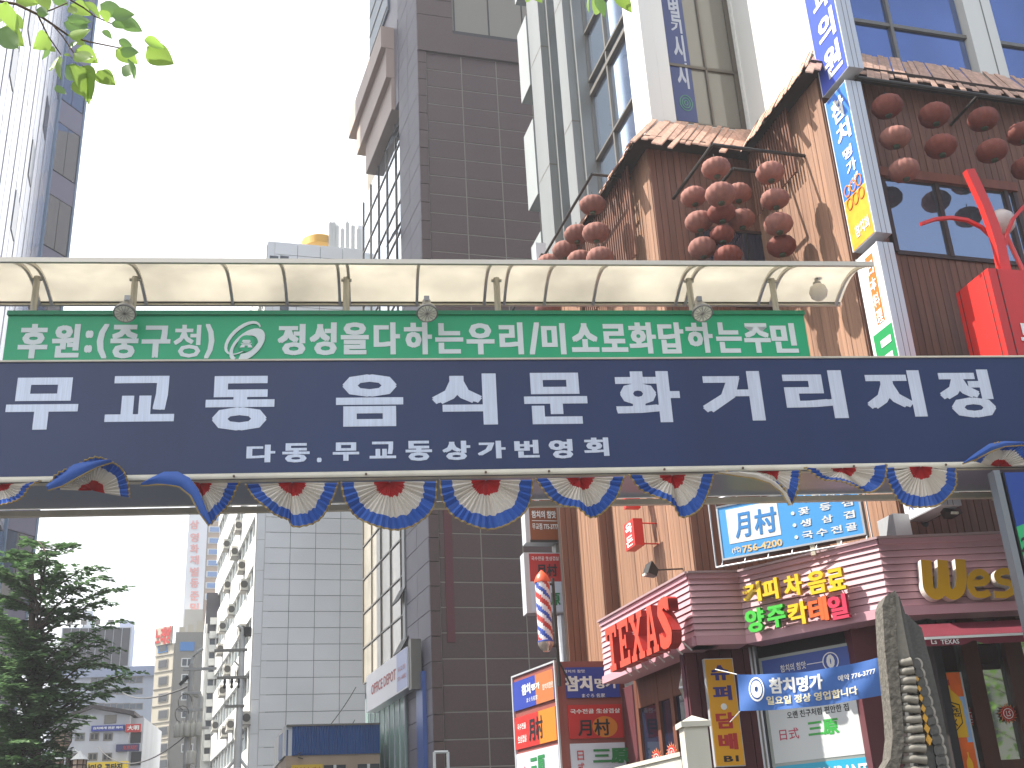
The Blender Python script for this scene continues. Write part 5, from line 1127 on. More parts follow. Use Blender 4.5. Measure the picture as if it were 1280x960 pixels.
# ladder-like rail near the foot
for p in (543, 560): x = T.l(p, 950, -.5)[0]; MB().tube([(x, -.5, 0), (x, -.5, T.l(p, 940, -.5)[1])], .05, 6).build('rail', WPL, tt)
x0, x1 = T.l(543, 950, -.5)[0], T.l(560, 950, -.5)[0]; z_ = T.l(550, 940, -.5)[1]; MB().tube([(x0, -.5, z_), (x1, -.5, z_)], .05, 6).build('rail', WPL, tt)
def TB_(name, m, *r): return local_box(tt, T, TL, name, m, *r)
pxl = TL.l(501, 300)[0]
TB_('core', JND, pxl, -.001, .035, 3, 0, TZ)
def ttiles(fr, m, x0, x1, z0, z1, wx, wz, gap=.025):
    nx = max(1, round((x1-x0)/wx)); nz = round((z1-z0)/wz); k = ('tl', m.name, nx, nz, x0)
    ddx, ddz = (x1-x0)/nx, (z1-z0)/nz; me = MB().box(gap/2, ddx-gap/2, -.0, .035, gap/2, ddz-gap/2).mesh('tile', m)
    for i in range(nx):
        for j in range(nz):
            x, y = T.loc(fr.w(x0+i*ddx, random.choice((0, .003, .006)))); inst('tile', me, tt, (x, y, z0+j*ddz), rot=(0, 0, D(fr.rot-T.rot)))
ttiles(TL, TILP, pxl, -.0, 2.0, TZ, 1.5, .84*1.0)
# glazed street side
gxl = -11.5; LG = mat('pale_mirror_glass', (.62, .68, .74), .05, metal=.85); LG2 = mat('curtained_glass', '#b3aa98', .15, spec=.9, noise=(1.2, .15))
TB_('glass_backing', LG2, gxl, pxl, .4, .6, 0, 32.39)
zsplit = TL.l(490, 640)[1]; z = 8.9; r_ = 0
pw_ = (pxl-gxl)/5
while z < 31.:
    for i in range(5):
        a = gxl+i*pw_; TB_('window_pane', LG if z > 16 else LG2, a+.04, a+pw_-.04, .26, .29, z+.04, z+1.42)
    z += 1.47
for z in [8.9+1.47*i for i in range(16)]: TB_('transom', MUL, gxl, pxl, .22, .3, z-.03, z+.03)
for i in range(6): TB_('mullion', MUL, gxl+i*pw_-.03, gxl+i*pw_+.03, .21, .3, 8.9, 32.39)
TB_('grey_column', GRC, pxl-.35, pxl-.0, -.05, .3, 0, 16.)
for px, py in ((497, 300), (494, 182), (505, 745), (508, 806)):    # opened awning windows
    x, z = TL.l(px, py, .2); MB().add([(lambda q: (q[0], q[1], zz))(T.loc(TL.w(x+dx, dy))) for dx, dy, zz in ((0, .2, z+.5), (1.1, .2, z+.5), (1.1, -.3, z-.4), (0, -.3, z-.4), (0, .24, z+.5), (1.1, .24, z+.5), (1.1, -.26, z-.42), (0, -.26, z-.42))], [(0, 1, 2, 3), (7, 6, 5, 4), (0, 4, 5, 1), (1, 5, 6, 2), (2, 6, 7, 3), (3, 7, 4, 0)]).build('open_window', BLK, tt)
# stepped cornices
CST = mat('cornice_stone', '#8b8590', .5, noise=(1, .06)); CWM = mat('sunlit_cornice_face', '#b8a193', .5)  # sun warmth put into the face colour; shaded ends keep the grey
for k, (z0, z1, out, ln) in enumerate(((32.4, 34.08, .35, -9.0), (34.1, 35.68, .8, -10.0), (35.7, 36.88, 1.25, -11.0))):
    TB_('cornice', CWM, ln, pxl-.6, -out*.5, .6, z0, z1); TB_('cornice_end', CST, pxl-.59, pxl, -.02, .6, z0, z1)
TB_('upper_block', CST, -8.2, pxl, .1, 3, 36.9, TZ); TB_('upper_block', mat('pale_penthouse', '#d5ccc2', .5), -10.8, -8.2, .3, 3, 36.9, 41.8); TB_('upper_block', BGM, -8.9, -5.0, -.0, .3, 39.0, TZ)
for z in (38., 39.2, 40.4, 41.6): TB_('louvre', MUL, -8.8, -5.1, -.03, .25, z, z+.06)
# blue service pipe
xb, _z = TL.l(527, 900, -.1); TB_('blue_pipe', mat('pipe_blue', '#4a66a8', .4), xb-.5, xb+.3, -.14, -.001, 0, TL.l(527, 842)[1])
# shop glazing and white sign on its street side
TB_('shop_glass', mat('green_shop_glass', '#a5c4ba', .12, spec=.8, noise=(2, .15), trans=.0), -9.4, pxl, -.1, .2, 0, 8.0)
for i in range(9): x = -9.4+i*(pxl+9.4)/8; TB_('glazing_bar', ALU, x-.03, x+.03, -.13, -.1, 0, 8.0)
o0 = TL.l(458, 860, -.5)[0]; o1 = TL.l(509, 835, -.5)[0]; oz1 = (TL.l(458, 843, -.5)[1]+TL.l(509, 811, -.5)[1])/2; oz0 = (TL.l(459, 887, -.5)[1]+TL.l(510, 863, -.5)[1])/2
t = thing('shop_sign', 'white lightbox shop sign with red Latin capitals on the street side of the brown tower', 'sign', TL)
B('lightbox', mat('lightbox_white', '#e8e6ea', .35), t, o0, o1, -.5, -.1, oz0, oz1); B('frame', MUL, t, o1, o1+.35, -.45, -.1, oz0-.1, oz1+.2); B('lilac_end', mat('lilac_panel', '#aab4de', .4), t, o0+(o1-o0)*.77, o1-.01, -.506, -.5, oz0+.05, oz1-.02)
text(t, 'OFFICE DEPOT', o0+(o1-o0)*.14, o0+(o1-o0)*.75, oz0+(oz1-oz0)*.38, oz0+(oz1-oz0)*.66, RDP, y=-.51, bold=.02)
text(t, '무교점', o0+(o1-o0)*.8, o0+(o1-o0)*.96, oz0+(oz1-oz0)*.5, oz0+(oz1-oz0)*.62, RDP, y=-.52, bold=.0); text(t, '771-4882', o0+(o1-o0)*.79, o0+(o1-o0)*.98, oz0+(oz1-oz0)*.28, oz0+(oz1-oz0)*.38, RDP, y=-.52, bold=.0)

# ================================================================ white panelled block in the middle
M = Fr(atd(320, 700, 60), 16.3); ML = Fr(M.o, -69.7)
MP = mat('white_aluminium_panel', '#eef0f1', .35, var=.03, metal=.1, noise=(.25, .06)); MJ = mat('panel_joint', '#868b8f', .7); MLW = mat('white_tile_wall', '#dcdcd8', .6, grime=(.6, .05)); DW = mat('dark_window', (.03, .035, .04), .1, spec=.8)
mt = thing('panelled_office_block', 'pale aluminium panelled office block with small dark windows behind the bunting', 'building', M)
MWD = M.l(467, 650)[0]; MZ = 36.2
B('core', MJ, mt, 0, 14, .06, 12, 0, MZ-.1)
wins = []
for p in (652, 711, 767, 825, 892): zc_ = M.l(461, p)[1]; wins.append((5.75, 6.45, zc_-.55, zc_+.6))
pan = .835
tiles(mt, 'panel', MP, -.0, .42, 0, MZ, .42, pan*2, y=.06, t=.06, gap=.03)
tiles(mt, 'panel', MP, .42, .42+4*1.33, 0, MZ, 1.33, pan, y=.06, t=.06, gap=.03)
for wd in wins: B('window_frame', ALU, mt, wd[0], wd[1], .0, .06, wd[2], wd[2]+.06); B('window_pane', DW, mt, wd[0]+.05, wd[1]-.05, .03, .06, wd[2]+.1, wd[3]-.05)
tiles(mt, 'panel', MP, .42+4*1.33, 7.3, 0, MZ, 1.33, pan, y=.06, t=.06, gap=.03, holes=wins)
tiles(mt, 'panel', MP, 7.3, 13.9, 18, MZ, 1.33, pan*2, y=.06, t=.06, gap=.03)
for p in ((337, 325), (350, 325), (350, 382)):
    x, z = M.l(*p); B('window_pane', DW, mt, x, x+.5, -.01, -.001, z-.3, z+.3)
# roof structures
rx, rz = M.l(447, 290, 3); B('roof_block', MP, mt, rx, rx+2.2, 3, 8, MZ-.1, M.l(455, 282, 3)[1])
mb = MB(); gx_, gz_ = M.l(400, 303, 4); mb.lathe([(1.15, -.6), (1.15, -.05), (.9, .12), (.5, .2), (0, .22)], 24, (gx_, 4, gz_)); mb.build('yellow_water_tank', mat('tank_yellow', '#d9a22c', .5), mt, True)
for i, p in enumerate((417, 421, 428, 434, 441, 448, 413)):
    x = M.l(p, 300, 3)[0]; zt__ = M.l(p, 276+(i % 3)*4, 3)[1]; MB().tube([(x, 3, MZ-.1), (x, 3, zt__)], .05, 5).build('antenna_mast', WPL, mt); B('antenna_panel', WPL, mt, x-.12, x+.12, 2.85, 2.95, zt__-2., zt__-.2)
def MB_(name, m, *r): return local_box(mt, M, ML, name, m, *r)
MLX = ML.l(269, 760)[0]
FHm = 2.72
MB_('street_wall_core', MLW, MLX, -.01, .25, 2, 0, MZ)
k = 0; z = .6
while z < MZ-2:
    MB_('spandrel', MLW, MLX, -.011, -.05, .25, z, z+1.55); MB_('window_band', DW if False else mat('pale_window_glass', (.22, .26, .28), .08, spec=.9), MLX, -.5, .12, .25, z+1.56, z+FHm-.01)
    for j in range(14):
        x = MLX+(-MLX-.5)*j/13; MB_('window_mullion', WPL, x-.06, x+.06, .04, .24, z+1.551, z+FHm-.001)
    MB_('corner_pier', MLW, -.5, -.012, -.049, .25, z+1.551, z+FHm-.001); z += FHm
# air conditioners on the street side
ACW = mat('ac_casing', '#cfcbc0', .5); ACD = mat('ac_grille', '#4f4d48', .6)
acm = MB().box(0, .9, -.42, -.06, 0, .62).mesh('casing', ACW); acg = disc(MB(), .36, .31, .24, .24, -.435, -.42, 16).mesh('fan_grille', ACD); acs = MB().box(.0, .012, -.40, -.08, .05, .55).box(-.01, .9, -.42, -.02, -.05, -.01).mesh('bracket_shelf', MUL)
acside = disc(MB(), 0, 0, .2, .2, -.01, 0, 14).mesh('side_grille', ACD)
nac = 0
AC_L = ['pair nearest the corner, right one', 'just under the drooping bunting twist', 'third row, beside the corner pier', 'second row, midway along the facade', 'above the bracket lamp, far along', 'behind the tip of the slim pole', 'middle rows, farthest back', 'above the long crossarm', 'just below the first crossarm', 'level with the second crossarm', 'lower right, right of the slim pole', 'lower one of the stacked pair', 'leftmost of the low cluster', 'upper one of the stacked pair', 'smallest, at the back of the low cluster', 'topmost near the corner', 'tucked under the street sign', 'topmost row, left one']
for px, py in ((305, 718), (287, 741), (308, 742), (292, 772), (281, 792), (306, 798), (278, 820), (287, 846), (303, 852), (281, 872), (311, 908), (291, 915), (284, 923), (303, 925), (272, 915), (296, 700), (301, 668), (286, 690)):
    x, z = ML.l(px, py); nac += 1
    lab = 'outdoor air conditioner on the white facade: ' + AC_L[nac-1]
    t = thing('air_conditioner', lab, 'air conditioner', ML, x=x, z=z, group='air conditioners hung on the street side of the panelled block')
    inst('casing', acm, t); inst('fan_grille', acg, t); inst('bracket_shelf', acs, t); o = inst('side_grille', acside, t, (.905, -.24, .31), rot=(0, 0, D(90)))
# low blue roofed annex
AX = Fr(atd(360, 930, 42), 16.3); AXL = Fr(AX.o, -69.7); x1 = AX.l(475, 930)[0]; z1 = AX.l(420, 907)[1]; z0 = AX.l(420, 943)[1]
t = thing('annex', 'low annex with a blue corrugated metal band and a small yellow sign', 'building', AX)
BCM = mat('blue_corrugated', '#1f5596', .4, grime=(1.5, .08)); n = 34; mb = MB()
x00 = AX.l(365, 930)[0]
for i in range(n):
    a, b = x00+(x1-x00)*i/n, x00+(x1-x00)*(i+1)/n; m1 = (a+b)/2
    mb.add([(a, 0, z0), (m1-.02, 0, z0), (m1, -.05, z0), (b-.02, -.05, z0), (b, 0, z0), (a, 0, z1), (m1-.02, 0, z1), (m1, -.05, z1), (b-.02, -.05, z1), (b, 0, z1)], [(j, j+1, 6+j, 5+j) for j in range(4)])
mb.build('corrugated_band', BCM, t); B('wall', mat('beige_wall', '#b39c84', .7, grime=(1, .1)), t, x00-.2, x1, .02, 5, 0, z0); B('roof_mass', WPL, t, x00-.25, x1, .03, 5, z0, z1+.06); B('roof_edge', MUL, t, x00-.2, x1, -.08, .029, z1, z1+.06)
for a, b in ((405, 432), (447, 474)): B('window_pane', DW, t, AX.l(a, 955)[0], AX.l(b, 955)[0], -.03, .019, .5, z0-.35); B('window_post', WPL, t, AX.l((a+b)/2, 955)[0]-.05, AX.l((a+b)/2, 955)[0]+.05, -.04, -.031, .5, z0-.35)
xs0, xs1 = AX.l(364, 955)[0], AX.l(403, 955)[0]; B('yellow_sign', mat('annex_yellow', '#e0bb2a', .45), t, xs0, xs1, -.12, -.04, z0-1.2, z0-.32); text(t, '한일관이조갈비', xs0+.1, xs1-.1, z0-1.0, z0-.4, RDP, y=-.13, bold=.03)
lx = AXL.l(350, 930)[0]; local_box(t, AX, AXL, 'end_band', BCM, lx, -.01, -.05, .0, z0, z1-.1)

# ================================================================ distant blocks at the lower left
def windows(par, fr, m, cols, rows, wpx, hpx, name='window', frame=WPL, y=-.03, glass=None):
    """windows centred on a grid of sight lines; each one a frame with a pane"""
    for px in cols:
        for py in rows:
            x, z = fr.l(px, py); x2 = fr.l(px+wpx, py)[0]; z2 = fr.l(px, py+hpx)[1]; w2, h2 = abs(x2-x)/2, abs(z-z2)/2
            o = MB().box(x-w2, x-w2+.08, y, 0, z-h2, z+h2).box(x+w2-.08, x+w2, y, 0, z-h2, z+h2).box(x-w2+.08, x+w2-.08, y, 0, z+h2-.08, z+h2).box(x-w2+.08, x+w2-.08, y, 0, z-h2, z-h2+.08).box(x-.03, x+.03, y, 0, z-h2+.08, z+h2-.08).build(name, frame, par)
            MB().box(x-w2+.08, x+w2-.08, y+.01, y+.02, z-h2+.08, z+h2-.08).build('pane', glass or DW, o)
GW = mat('grey_render', '#8e8b84', .8, grime=(.5, .12)); GWL = mat('cream_sunlit_render', '#b9b1a0', .8, grime=(.4, .1)); BLG = mat('blue_window_film', '#3f7fc0', .2)
NBf = Fr(atd(213, 900, 95), 16.3); NBl = Fr(NBf.o, -27)
t = thing('grey_building', 'narrow grey building with red rooftop lettering and a pale sunlit side', 'building', NBf)
xR = NBf.l(253, 850)[0]; zT = NBf.l(216, 790)[1]; xS = NBl.l(192, 870)[0]
B('wall', GW, t, 0, xR, 0, 10, 0, zT); local_box(t, NBf, NBl, 'wall', GWL, xS, -.02, -.1, 6, 0, NBl.l(213, 805)[1])  # sunlight on the side wall is put into its paler render colour
windows(t, NBf, GW, (234,), (828, 848, 870, 892, 912, 935), 15, 11, glass=DW); 
x, z = NBf.l(234, 808); B('blue_window', BLG, t, x-.55, x+.55, -.06, 0, z-.35, z+.35)
for py in (810, 830, 851, 872, 893, 914, 935, 955):
    x, z = NBl.l(204, py, -.1); o = local_box(t, NBf, NBl, 'window', BLG if py < 815 else GW, x+.26*xS, x-.26*xS, -.15, -.1, z-.36, z+.36); o2 = local_box(o, NBf, NBl, 'pane', DW, x+.22*xS, x-.22*xS, -.17, -.155, z-.28, z+.28)
    local_box(t, NBf, NBl, 'sill_band', GW, xS, -.02, -.16, -.1, z-.62, z-.56)
v, f = tmesh('노래방', .04); x0, x1_, z0, z1 = NBl.l(197, 798)[0], -.2, zT-.9, zT+.5
MB().add([NBf.loc(NBl.w(x0+(x1_-x0)*a, -.3-.2*abs(c)))+(z0+(z1-z0)*b,) for a, b, c in v], f).build('lettering', RDP, t); local_box(t, NBf, NBl, 'sign_board', GWL, x0, x1_, -.26, -.11, z0, z1)
mb = MB(); [mb.box(xR*a, xR*b, 1, 2, zT, zT+h) for a, b, h in ((.1, .3, .6), (.4, .6, .8), (.7, .95, 1.1))]; mb.build('roof_clutter', GWL, t)
# slender pale block between them
NP = Fr(atd(262, 850, 80), 16.3); t = thing('slim_building', 'slim pale building with balconies and a dark top squeezed beside the white street facade', 'building', NP)
xa3, xb3 = NP.l(253, 850)[0], NP.l(275, 850)[0]; zT3 = NP.l(262, 762)[1]; B('wall', MLW, t, xa3, xb3, 0, 8, 0, zT3); B('dark_top', mat('dark_panel', '#4d4a50', .7), t, xa3+.0, xb3, -.05, 0, zT3-1.6, NP.l(262, 741)[1])
for py in range(775, 960, 17): x, z = NP.l(260, py); B('balcony', WPL, t, xa3+.3, xb3-.2, -.35, -.01, z-.35, z+.1); B('balcony_window', DW, t, xa3+.35, xb3-.3, -.04, -.001, z+.12, z+.7)
for x in (xa3+.1, xa3+.75): MB().tube([(x, -.15, 0), (x, -.15, zT3-1)], .06, 5).build('drain_pipe', WPL, t)
# far white tower with red vertical characters and a tan windowed side
FT = Fr(atd(258, 700, 150), 16.3); t = thing('white_tower', 'distant overexposed white tower with red vertical characters and a tan windowed bay', 'building', FT)
xa4, xm4, xb4 = FT.l(233, 700)[0], FT.l(257, 700)[0], FT.l(275, 700)[0]; zt4 = FT.l(250, 600)[1]; zb4 = FT.l(250, 782)[1]
B('white_shaft', mat('far_white', '#e6e6e6', .6), t, xa4, xm4, 0, 12, 0, zt4); B('tan_bay', mat('tan_wall', '#b59a80', .7), t, xm4, xb4, .3, 10, 0, zt4); B('cream_block', GWL, t, xm4-2.2, xm4, -3, -.1, 0, FT.l(250, 768)[1])
for i, (ch, py) in enumerate(zip('삼영화재별동준밀', (656, 672, 686, 700, 715, 729, 745, 760))):
    x, z = FT.l(243, py); text(t, ch, x-.55, x+.55, z-.6, z+.6, mat('red_far_letters', '#e9a097', .5), y=-.1, bold=.03)
for py in range(620, 760, 14): x, z = FT.l(265, py, .3); o = MB().box(xm4+.15, xb4-.0, .2, .3, z-.42, z+.42).build('window', WPL, t); MB().box(xm4+.35, xb4-.3, .15, .2, z-.3, z+.3).build('pane', mat('far_blue_glass', '#6a8fc0', .2), o)
# billboard building
BF2 = Fr(atd(190, 900, 120), 8); t = thing('office_block', 'pale grey office block carrying a large dark rooftop screen', 'building', BF2)
xa5, xb5 = BF2.l(60, 900)[0], 0.; zt5 = BF2.l(150, 834)[1]; LGW = mat('light_grey_wall', '#a9b0bd', .7, grime=(.5, .06))
B('wall', LGW, t, xa5, xb5, 0, 12, 0, zt5); B('parapet', mat('blue_grey_parapet', '#8d9ab5', .6), t, xa5, xb5+.2, -.3, 0, BF2.l(150, 846)[1]-.0, zt5)
windows(t, BF2, LGW, (122, 138, 154, 170), (850, 864, 883, 899), 17, 8, glass=mat('dusky_glass', (.05, .07, .1), .15), frame=MUL)
for i, py in enumerate(range(912, 958, 5)): x, z = BF2.l(180, py); B('vertical_lettering', BLACK, t, x-.25, x+.25, -.02, -.001, z-.15, z+.12)
MB().prism([BF2.l(*p) for p in ((180, 906), (184, 910), (180, 914), (176, 910))], -.03, -.001).build('diamond_logo', BLACK, t)
BBp = Fr(atd(160, 830, 115), 14); t = thing('billboard', 'large dark rooftop screen seen from below on the pale grey block', 'billboard', BBp)
xa6 = BBp.l(76, 810)[0]; zt6, zb6 = BBp.l(150, 785)[1], BBp.l(150, 832)[1]; n = 8
B('frame', ALU, t, xa6-.1, .1, .06, .8, zb6-.1, zt6+.1); DS = mat('dark_screen', '#2c2c36', .5, var=.05)
for i in range(n): a = xa6+(-xa6)*i/n; B('screen_panel', DS, t, a+.03, a-xa6/n-.03, 0, .06, zb6, zt6)
for i in range(4): a = xa6+(-xa6)*(i+.5)/5; B('roof_lamp', MUL, t, a-.25, a+.25, -.3, .1, zt6+.35, zt6+.75); B('lamp_stalk', MUL, t, a-.04, a+.04, -.05, .0, zt6+.1, zt6+.35)
for i in range(6): a = xa6+(-xa6)*(i+.5)/6; B('support_leg', MUL, t, a-.1, a+.1, .3, .5, zt5-1, zb6-.1)
PT = Fr(atd(165, 800, 170), 16); t = thing('pale_tower', 'pale lilac tower rising behind the dark rooftop screen at its right', 'building', PT); B('wall', mat('pale_lilac', '#b4bcd8', .6), t, PT.l(148, 800)[0], PT.l(159, 800)[0], 0, 8, 0, PT.l(155, 775)[1]); B('side_wall', mat('lilac_light', '#c8cee4', .6), t, PT.l(159, 800)[0], PT.l(164, 800)[0], .5, 8, 0, PT.l(155, 775)[1])
t = thing('roof_tower', 'small grey stair tower poking above the dark rooftop screen on the left', 'building', PT); B('wall', mat('pale_grey_far', '#b5bcc4', .6), t, PT.l(104, 770)[0], PT.l(115, 770)[0], 0, 6, 0, PT.l(110, 763)[1])
# small white house with signs
HF = Fr(atd(180, 930, 75), 9); t = thing('white_house', 'small white rendered building with a dark pitched roof and shop signs', 'building', HF)
xa7, xb7 = HF.l(60, 930)[0], HF.l(160, 930)[0]; pk = HF.l(117, 886); er = HF.l(158, 890)[1]; el = HF.l(85, 891)[1]; WHW = mat('white_house_wall', '#b9bcc4', .75, grime=(.8, .12))
MB().prism([(xa7, 0), (xb7, 0), (xb7, er-.2), pk, (HF.l(85, 891)[0], el-.1), (xa7, el-.8)], 0, 8).build('wall', WHW, t)
MB().prism([(xb7+.3, er-.2), (xb7+.3, er+.0), (pk[0], pk[1]+.22), (xa7-.3, el-.55), (xa7-.3, el-.75), pk], -.4, 8.2).build('roof', mat('dark_roof', '#3a3234', .7), t)
B('side_block', WHW, t, xb7+.01, HF.l(176, 930)[0], .6, 8, 0, er-.3)
windows(t, HF, WHW, (100, 118, 135), (921,), 12, 10, frame=MUL); windows(t, HF, WHW, (96, 116, 134), (946,), 12, 10, frame=MUL)
x, z = HF.l(138, 899); B('louvre_vent', MUL, t, x-.35, x+.35, -.05, 0, z-.25, z+.25)
x, z = HF.l(168, 920); B('side_window', DW, t, x-.3, x+.3, .55, .6, z-.35, z+.35); x, z = HF.l(168, 947); B('side_window', DW, t, x-.3, x+.3, .55, .6, z-.4, z+.4)
sx0, sx1, sz0, sz1 = HF.l(115, 910)[0], HF.l(156, 910)[0], HF.l(135, 914)[1], HF.l(135, 907)[1]; B('blue_sign', cols[0], t, sx0, sx1, -.2, -.02, sz0, sz1); text(t, '김치찌개 전문 파티', sx0+.1, sx1-.1, sz0+.1, sz1-.08, SW, y=-.22, bold=.03)
x0, x1_, z0, z1 = HF.l(157, 910, -.2)[0], HF.l(176, 910, -.2)[0], HF.l(165, 915, -.2)[1], HF.l(165, 905, -.2)[1]; B('red_sign', cols[1], t, x0, x1_, -.2, -.02, z0, z1); text(t, '大明', x0+.1, x1_-.1, z0+.1, z1-.08, SW, y=-.22, bold=.03)
x0, x1_, z0, z1 = HF.l(145, 934, -.2)[0], HF.l(174, 934, -.2)[0], HF.l(160, 939, -.2)[1], HF.l(160, 930, -.2)[1]; B('dark_sign', mat('sign_navy', '#2a2f5c', .5), t, x0, x1_, -.2, -.02, z0, z1); text(t, '호프치킨', x0+.4, x1_-.1, z0+.08, z1-.08, cols[1], y=-.22, bold=.03)
xx0, xx1, zz0, zz1 = HF.l(104, 956)[0], HF.l(161, 956)[0], HF.l(135, 968)[1], HF.l(135, 953)[1]; YF = mat('yellow_shop_sign', '#e3c21e', .45)
t = thing('shop_sign', 'yellow shop sign with dark lettering at the bottom left edge', 'sign', HF, y=-.4); B('sign_panel', YF, t, xx0, xx1, -.0, .3, zz0-.3, zz1); text(t, '삼미옥 곰탕집', xx0+.15, xx1-.3, zz0+.02, zz1-.1, BLACK, y=-.02, bold=.04)

# ---- utility poles with transformers
CONC = mat('concrete_pole', '#c6c4be', .8, noise=(3, .1)); TRF = mat('transformer_paint', '#dedacb', .5)
UP = Fr(atd(236, 900, 46), 8); t = thing('utility_pole', 'concrete utility pole with a cluster of pale transformers in front of the grey building', 'utility pole', UP)
px_ = UP.l(236, 900)[0]; zt8 = UP.l(238, 830)[1]; MB().tube([(px_, 0, 0), (px_, 0, zt8)], .19, 12, .11).build('pole', CONC, t, True)
Z = lambda py: UP.l(236, py)[1]; Xp = lambda px: UP.l(px, 900)[0]
MB().tube([(px_, 0, zt8-.2), (px_+.02, 0, Z(822)), (px_+.2, 0, Z(815)), (Xp(249), 0, Z(811))], .07, 8).build('curved_mast', WPL, t, True)
for py, a, b in ((837, 226, 268), (888, 222, 253), (911, 218, 262), (867, 228, 250)): MB().box(Xp(a), Xp(b), -.12, -.02, Z(py)-.05, Z(py)+.05).build('crossarm', CONC, t)
for px in (223, 229, 236, 243, 250): MB().lathe([(0, 0), (.1, .01), (.125, .05), (.125, .45), (.1, .49), (.04, .50), (.03, .58), (0, .6)], 14, (Xp(px), -.3+.12*(px % 2), Z(922))).build('transformer', TRF, t, True)
x = Xp(243); MB().lathe([(0, 0), (.17, .02), (.19, .42), (.15, .48), (0, .5)], 14, (x, -.4, Z(957))).build('large_transformer', TRF, t, True)
MB().tube([(Xp(248), .3, 0), (Xp(248), .3, Z(872)), (Xp(246), .3, Z(868)), (Xp(240), .3, Z(867))], .11, 8).build('cable_riser', WPL, t, True)
for i, (px, py) in enumerate(((228, 893), (231, 878))):
    mb = MB(); mb.tube([(Xp(px)+.25*cos(a*.5), -.2, Z(py)+.3*sin(a*.5)) for a in range(10)], .016, 4); mb.build('cable_loop', MUL, t)
mb = MB(); mb.hexa([(Xp(222), -.3, Z(856)), (Xp(232), -.3, Z(845)), (Xp(234), -.3, Z(848)), (Xp(224), -.3, Z(858))], [(Xp(222), -.1, Z(856)), (Xp(232), -.1, Z(845)), (Xp(234), -.1, Z(848)), (Xp(224), -.1, Z(858))]); mb.build('switch_blade', BLK, t)
UQ = Fr(atd(300, 900, 36), 8); t = thing('utility_pole', 'slimmer utility pole with long crossarms in front of the white street facade', 'utility pole', UQ)
px2 = UQ.l(299, 900)[0]; Z2 = lambda py: UQ.l(299, py)[1]; X2 = lambda px: UQ.l(px, 900)[0]
MB().tube([(px2, 0, 0), (px2, 0, Z2(790))], .15, 12, .08).tube([(px2, 0, Z2(790)), (px2-.03, 0, Z2(785)), (X2(292), 0, Z2(782))], .04, 8).build('pole', CONC, t, True)
for py, a, b in ((813, 264, 306), (847, 269, 310), (883, 281, 305)): MB().box(X2(a), X2(b), -.1, -.02, Z2(py)-.04, Z2(py)+.04).build('crossarm', MUL, t)
for px in (279, 288, 297): MB().lathe([(.03, -.3), (.05, -.25), (.03, -.18), (.05, -.1), (.03, 0)], 8, (X2(px), -.06, Z2(848))).build('insulator', BLK, t)
B('switch_box', BLK, t, X2(301), X2(310), -.15, .15, Z2(795), Z2(785)); MB().tube([(px2, 0, Z2(836)), (X2(290), 0, Z2(826))], .03, 6).tube([(px2, 0, Z2(945)), (X2(286), 0, Z2(962))], .05, 6).tube([(px2, 0, Z2(945)), (X2(312), 0, Z2(962))], .05, 6).build('brace', CONC, t)
def wire(label, a, b, sag, r=.014, n=16):
    V = [tuple(a[i]*(1-u)+b[i]*u-(sag*4*u*(1-u) if i == 2 else 0) for i in range(3)) for u in [k/n for k in range(n+1)]]
    o = MB().tube(V, r, 4).build('overhead_wire', WIRE, None); o['label'] = label; o['category'] = 'cable'; o['group'] = 'overhead wires'
wire('thin cable sagging from the utility pole to the white house', UP.w(px_, 0, Z(917)), HF.w(HF.l(125, 930)[0], -.5, HF.l(125, 935)[1]), 1.0, .03)
wire('upper cable between the utility pole and the office block with the screen', UP.w(px_, 0, Z(857)), BF2.w(BF2.l(145, 862)[0], -.5, BF2.l(145, 858)[1]), .8, .04)
wire('cable rising from the low annex to the brown tower, upper strand', AX.w(AX.l(370, 945)[0], -.3, AX.l(370, 945)[1]), TL.w(-9.0, -.6, TL.l(462, 860)[1]), .3, .02)
wire('cable rising from the low annex to the brown tower, lower strand', AX.w(AX.l(372, 952)[0], -.3, AX.l(372, 948)[1]), TL.w(-9.2, -.6, TL.l(462, 900)[1]), .5, .02)

# ================================================================ left glass tower
TWF = Fr(atd(60, 240, 48), 107); TWD = Fr(TWF.o, 67)
WPA = mat('pale_gloss_panel', '#efedf0', .2, spec=1., metal=.6, var=.04); SLT = mat('slot_glass', (.05, .055, .07), .1, spec=.9); PBL = mat('pale_blue_pilaster', '#8fa3b8', .35, metal=.3); DGW = mat('dark_curtain_glass', (.2, .22, .28), .03, metal=.75); SPN = mat('mauve_spandrel', '#968fa0', .4)
t = thing('glass_tower', 'tall office tower at the left with pale gloss panels and a dark glass end bay', 'building', TWF)
XN = TWF.l(-75, 330)[0]; ZT_ = 74
B('core', mat('tower_joint', '#4d4c52', .5), t, XN, -.06, .08, 8, 0, ZT_)
bay = 2.1; nb_ = int(-XN/bay); fh = 3.7
gw = MB(); 
for i in range(nb_):
    x1_ = -.35-i*bay; x0 = x1_-bay
    if x0 < XN: break
    for j in range(int(ZT_/fh)):
        z = j*fh
        piece(t, 'panel', WPA, x0+.02, x0+.82, 0, .08, z+.02, z+fh-.02); piece(t, 'panel', WPA, x0+.9, x0+bay-.2, .0, .08, z+.02, z+fh-.02)
        if (i+j) % 3 == 0: piece(t, 'slot_window', SLT, x0+.92, x0+bay-.22, -.03, -.001, z+fh*.5, z+fh*.95)
B('pilaster', PBL, t, -.33, .0, -.08, .3, 0, ZT_)
def TD(name, m, *r): return local_box(t, TWF, TWD, name, m, *r)
xe = TWD.l(83, 325)[0]; 
TD('core', SLT, .02, xe, .1, 4, 0, ZT_)
z = .6
while z < ZT_:
    for i in range(2): TD('pane', DGW, .05+(xe-.07)*i/2, .02+(xe-.07)*(i+1)/2, .02, .05, z+.03, z+2.6)
    TD('spandrel', SPN, .03, xe, -.0, .06, z+2.63, z+3.85); z += 3.9
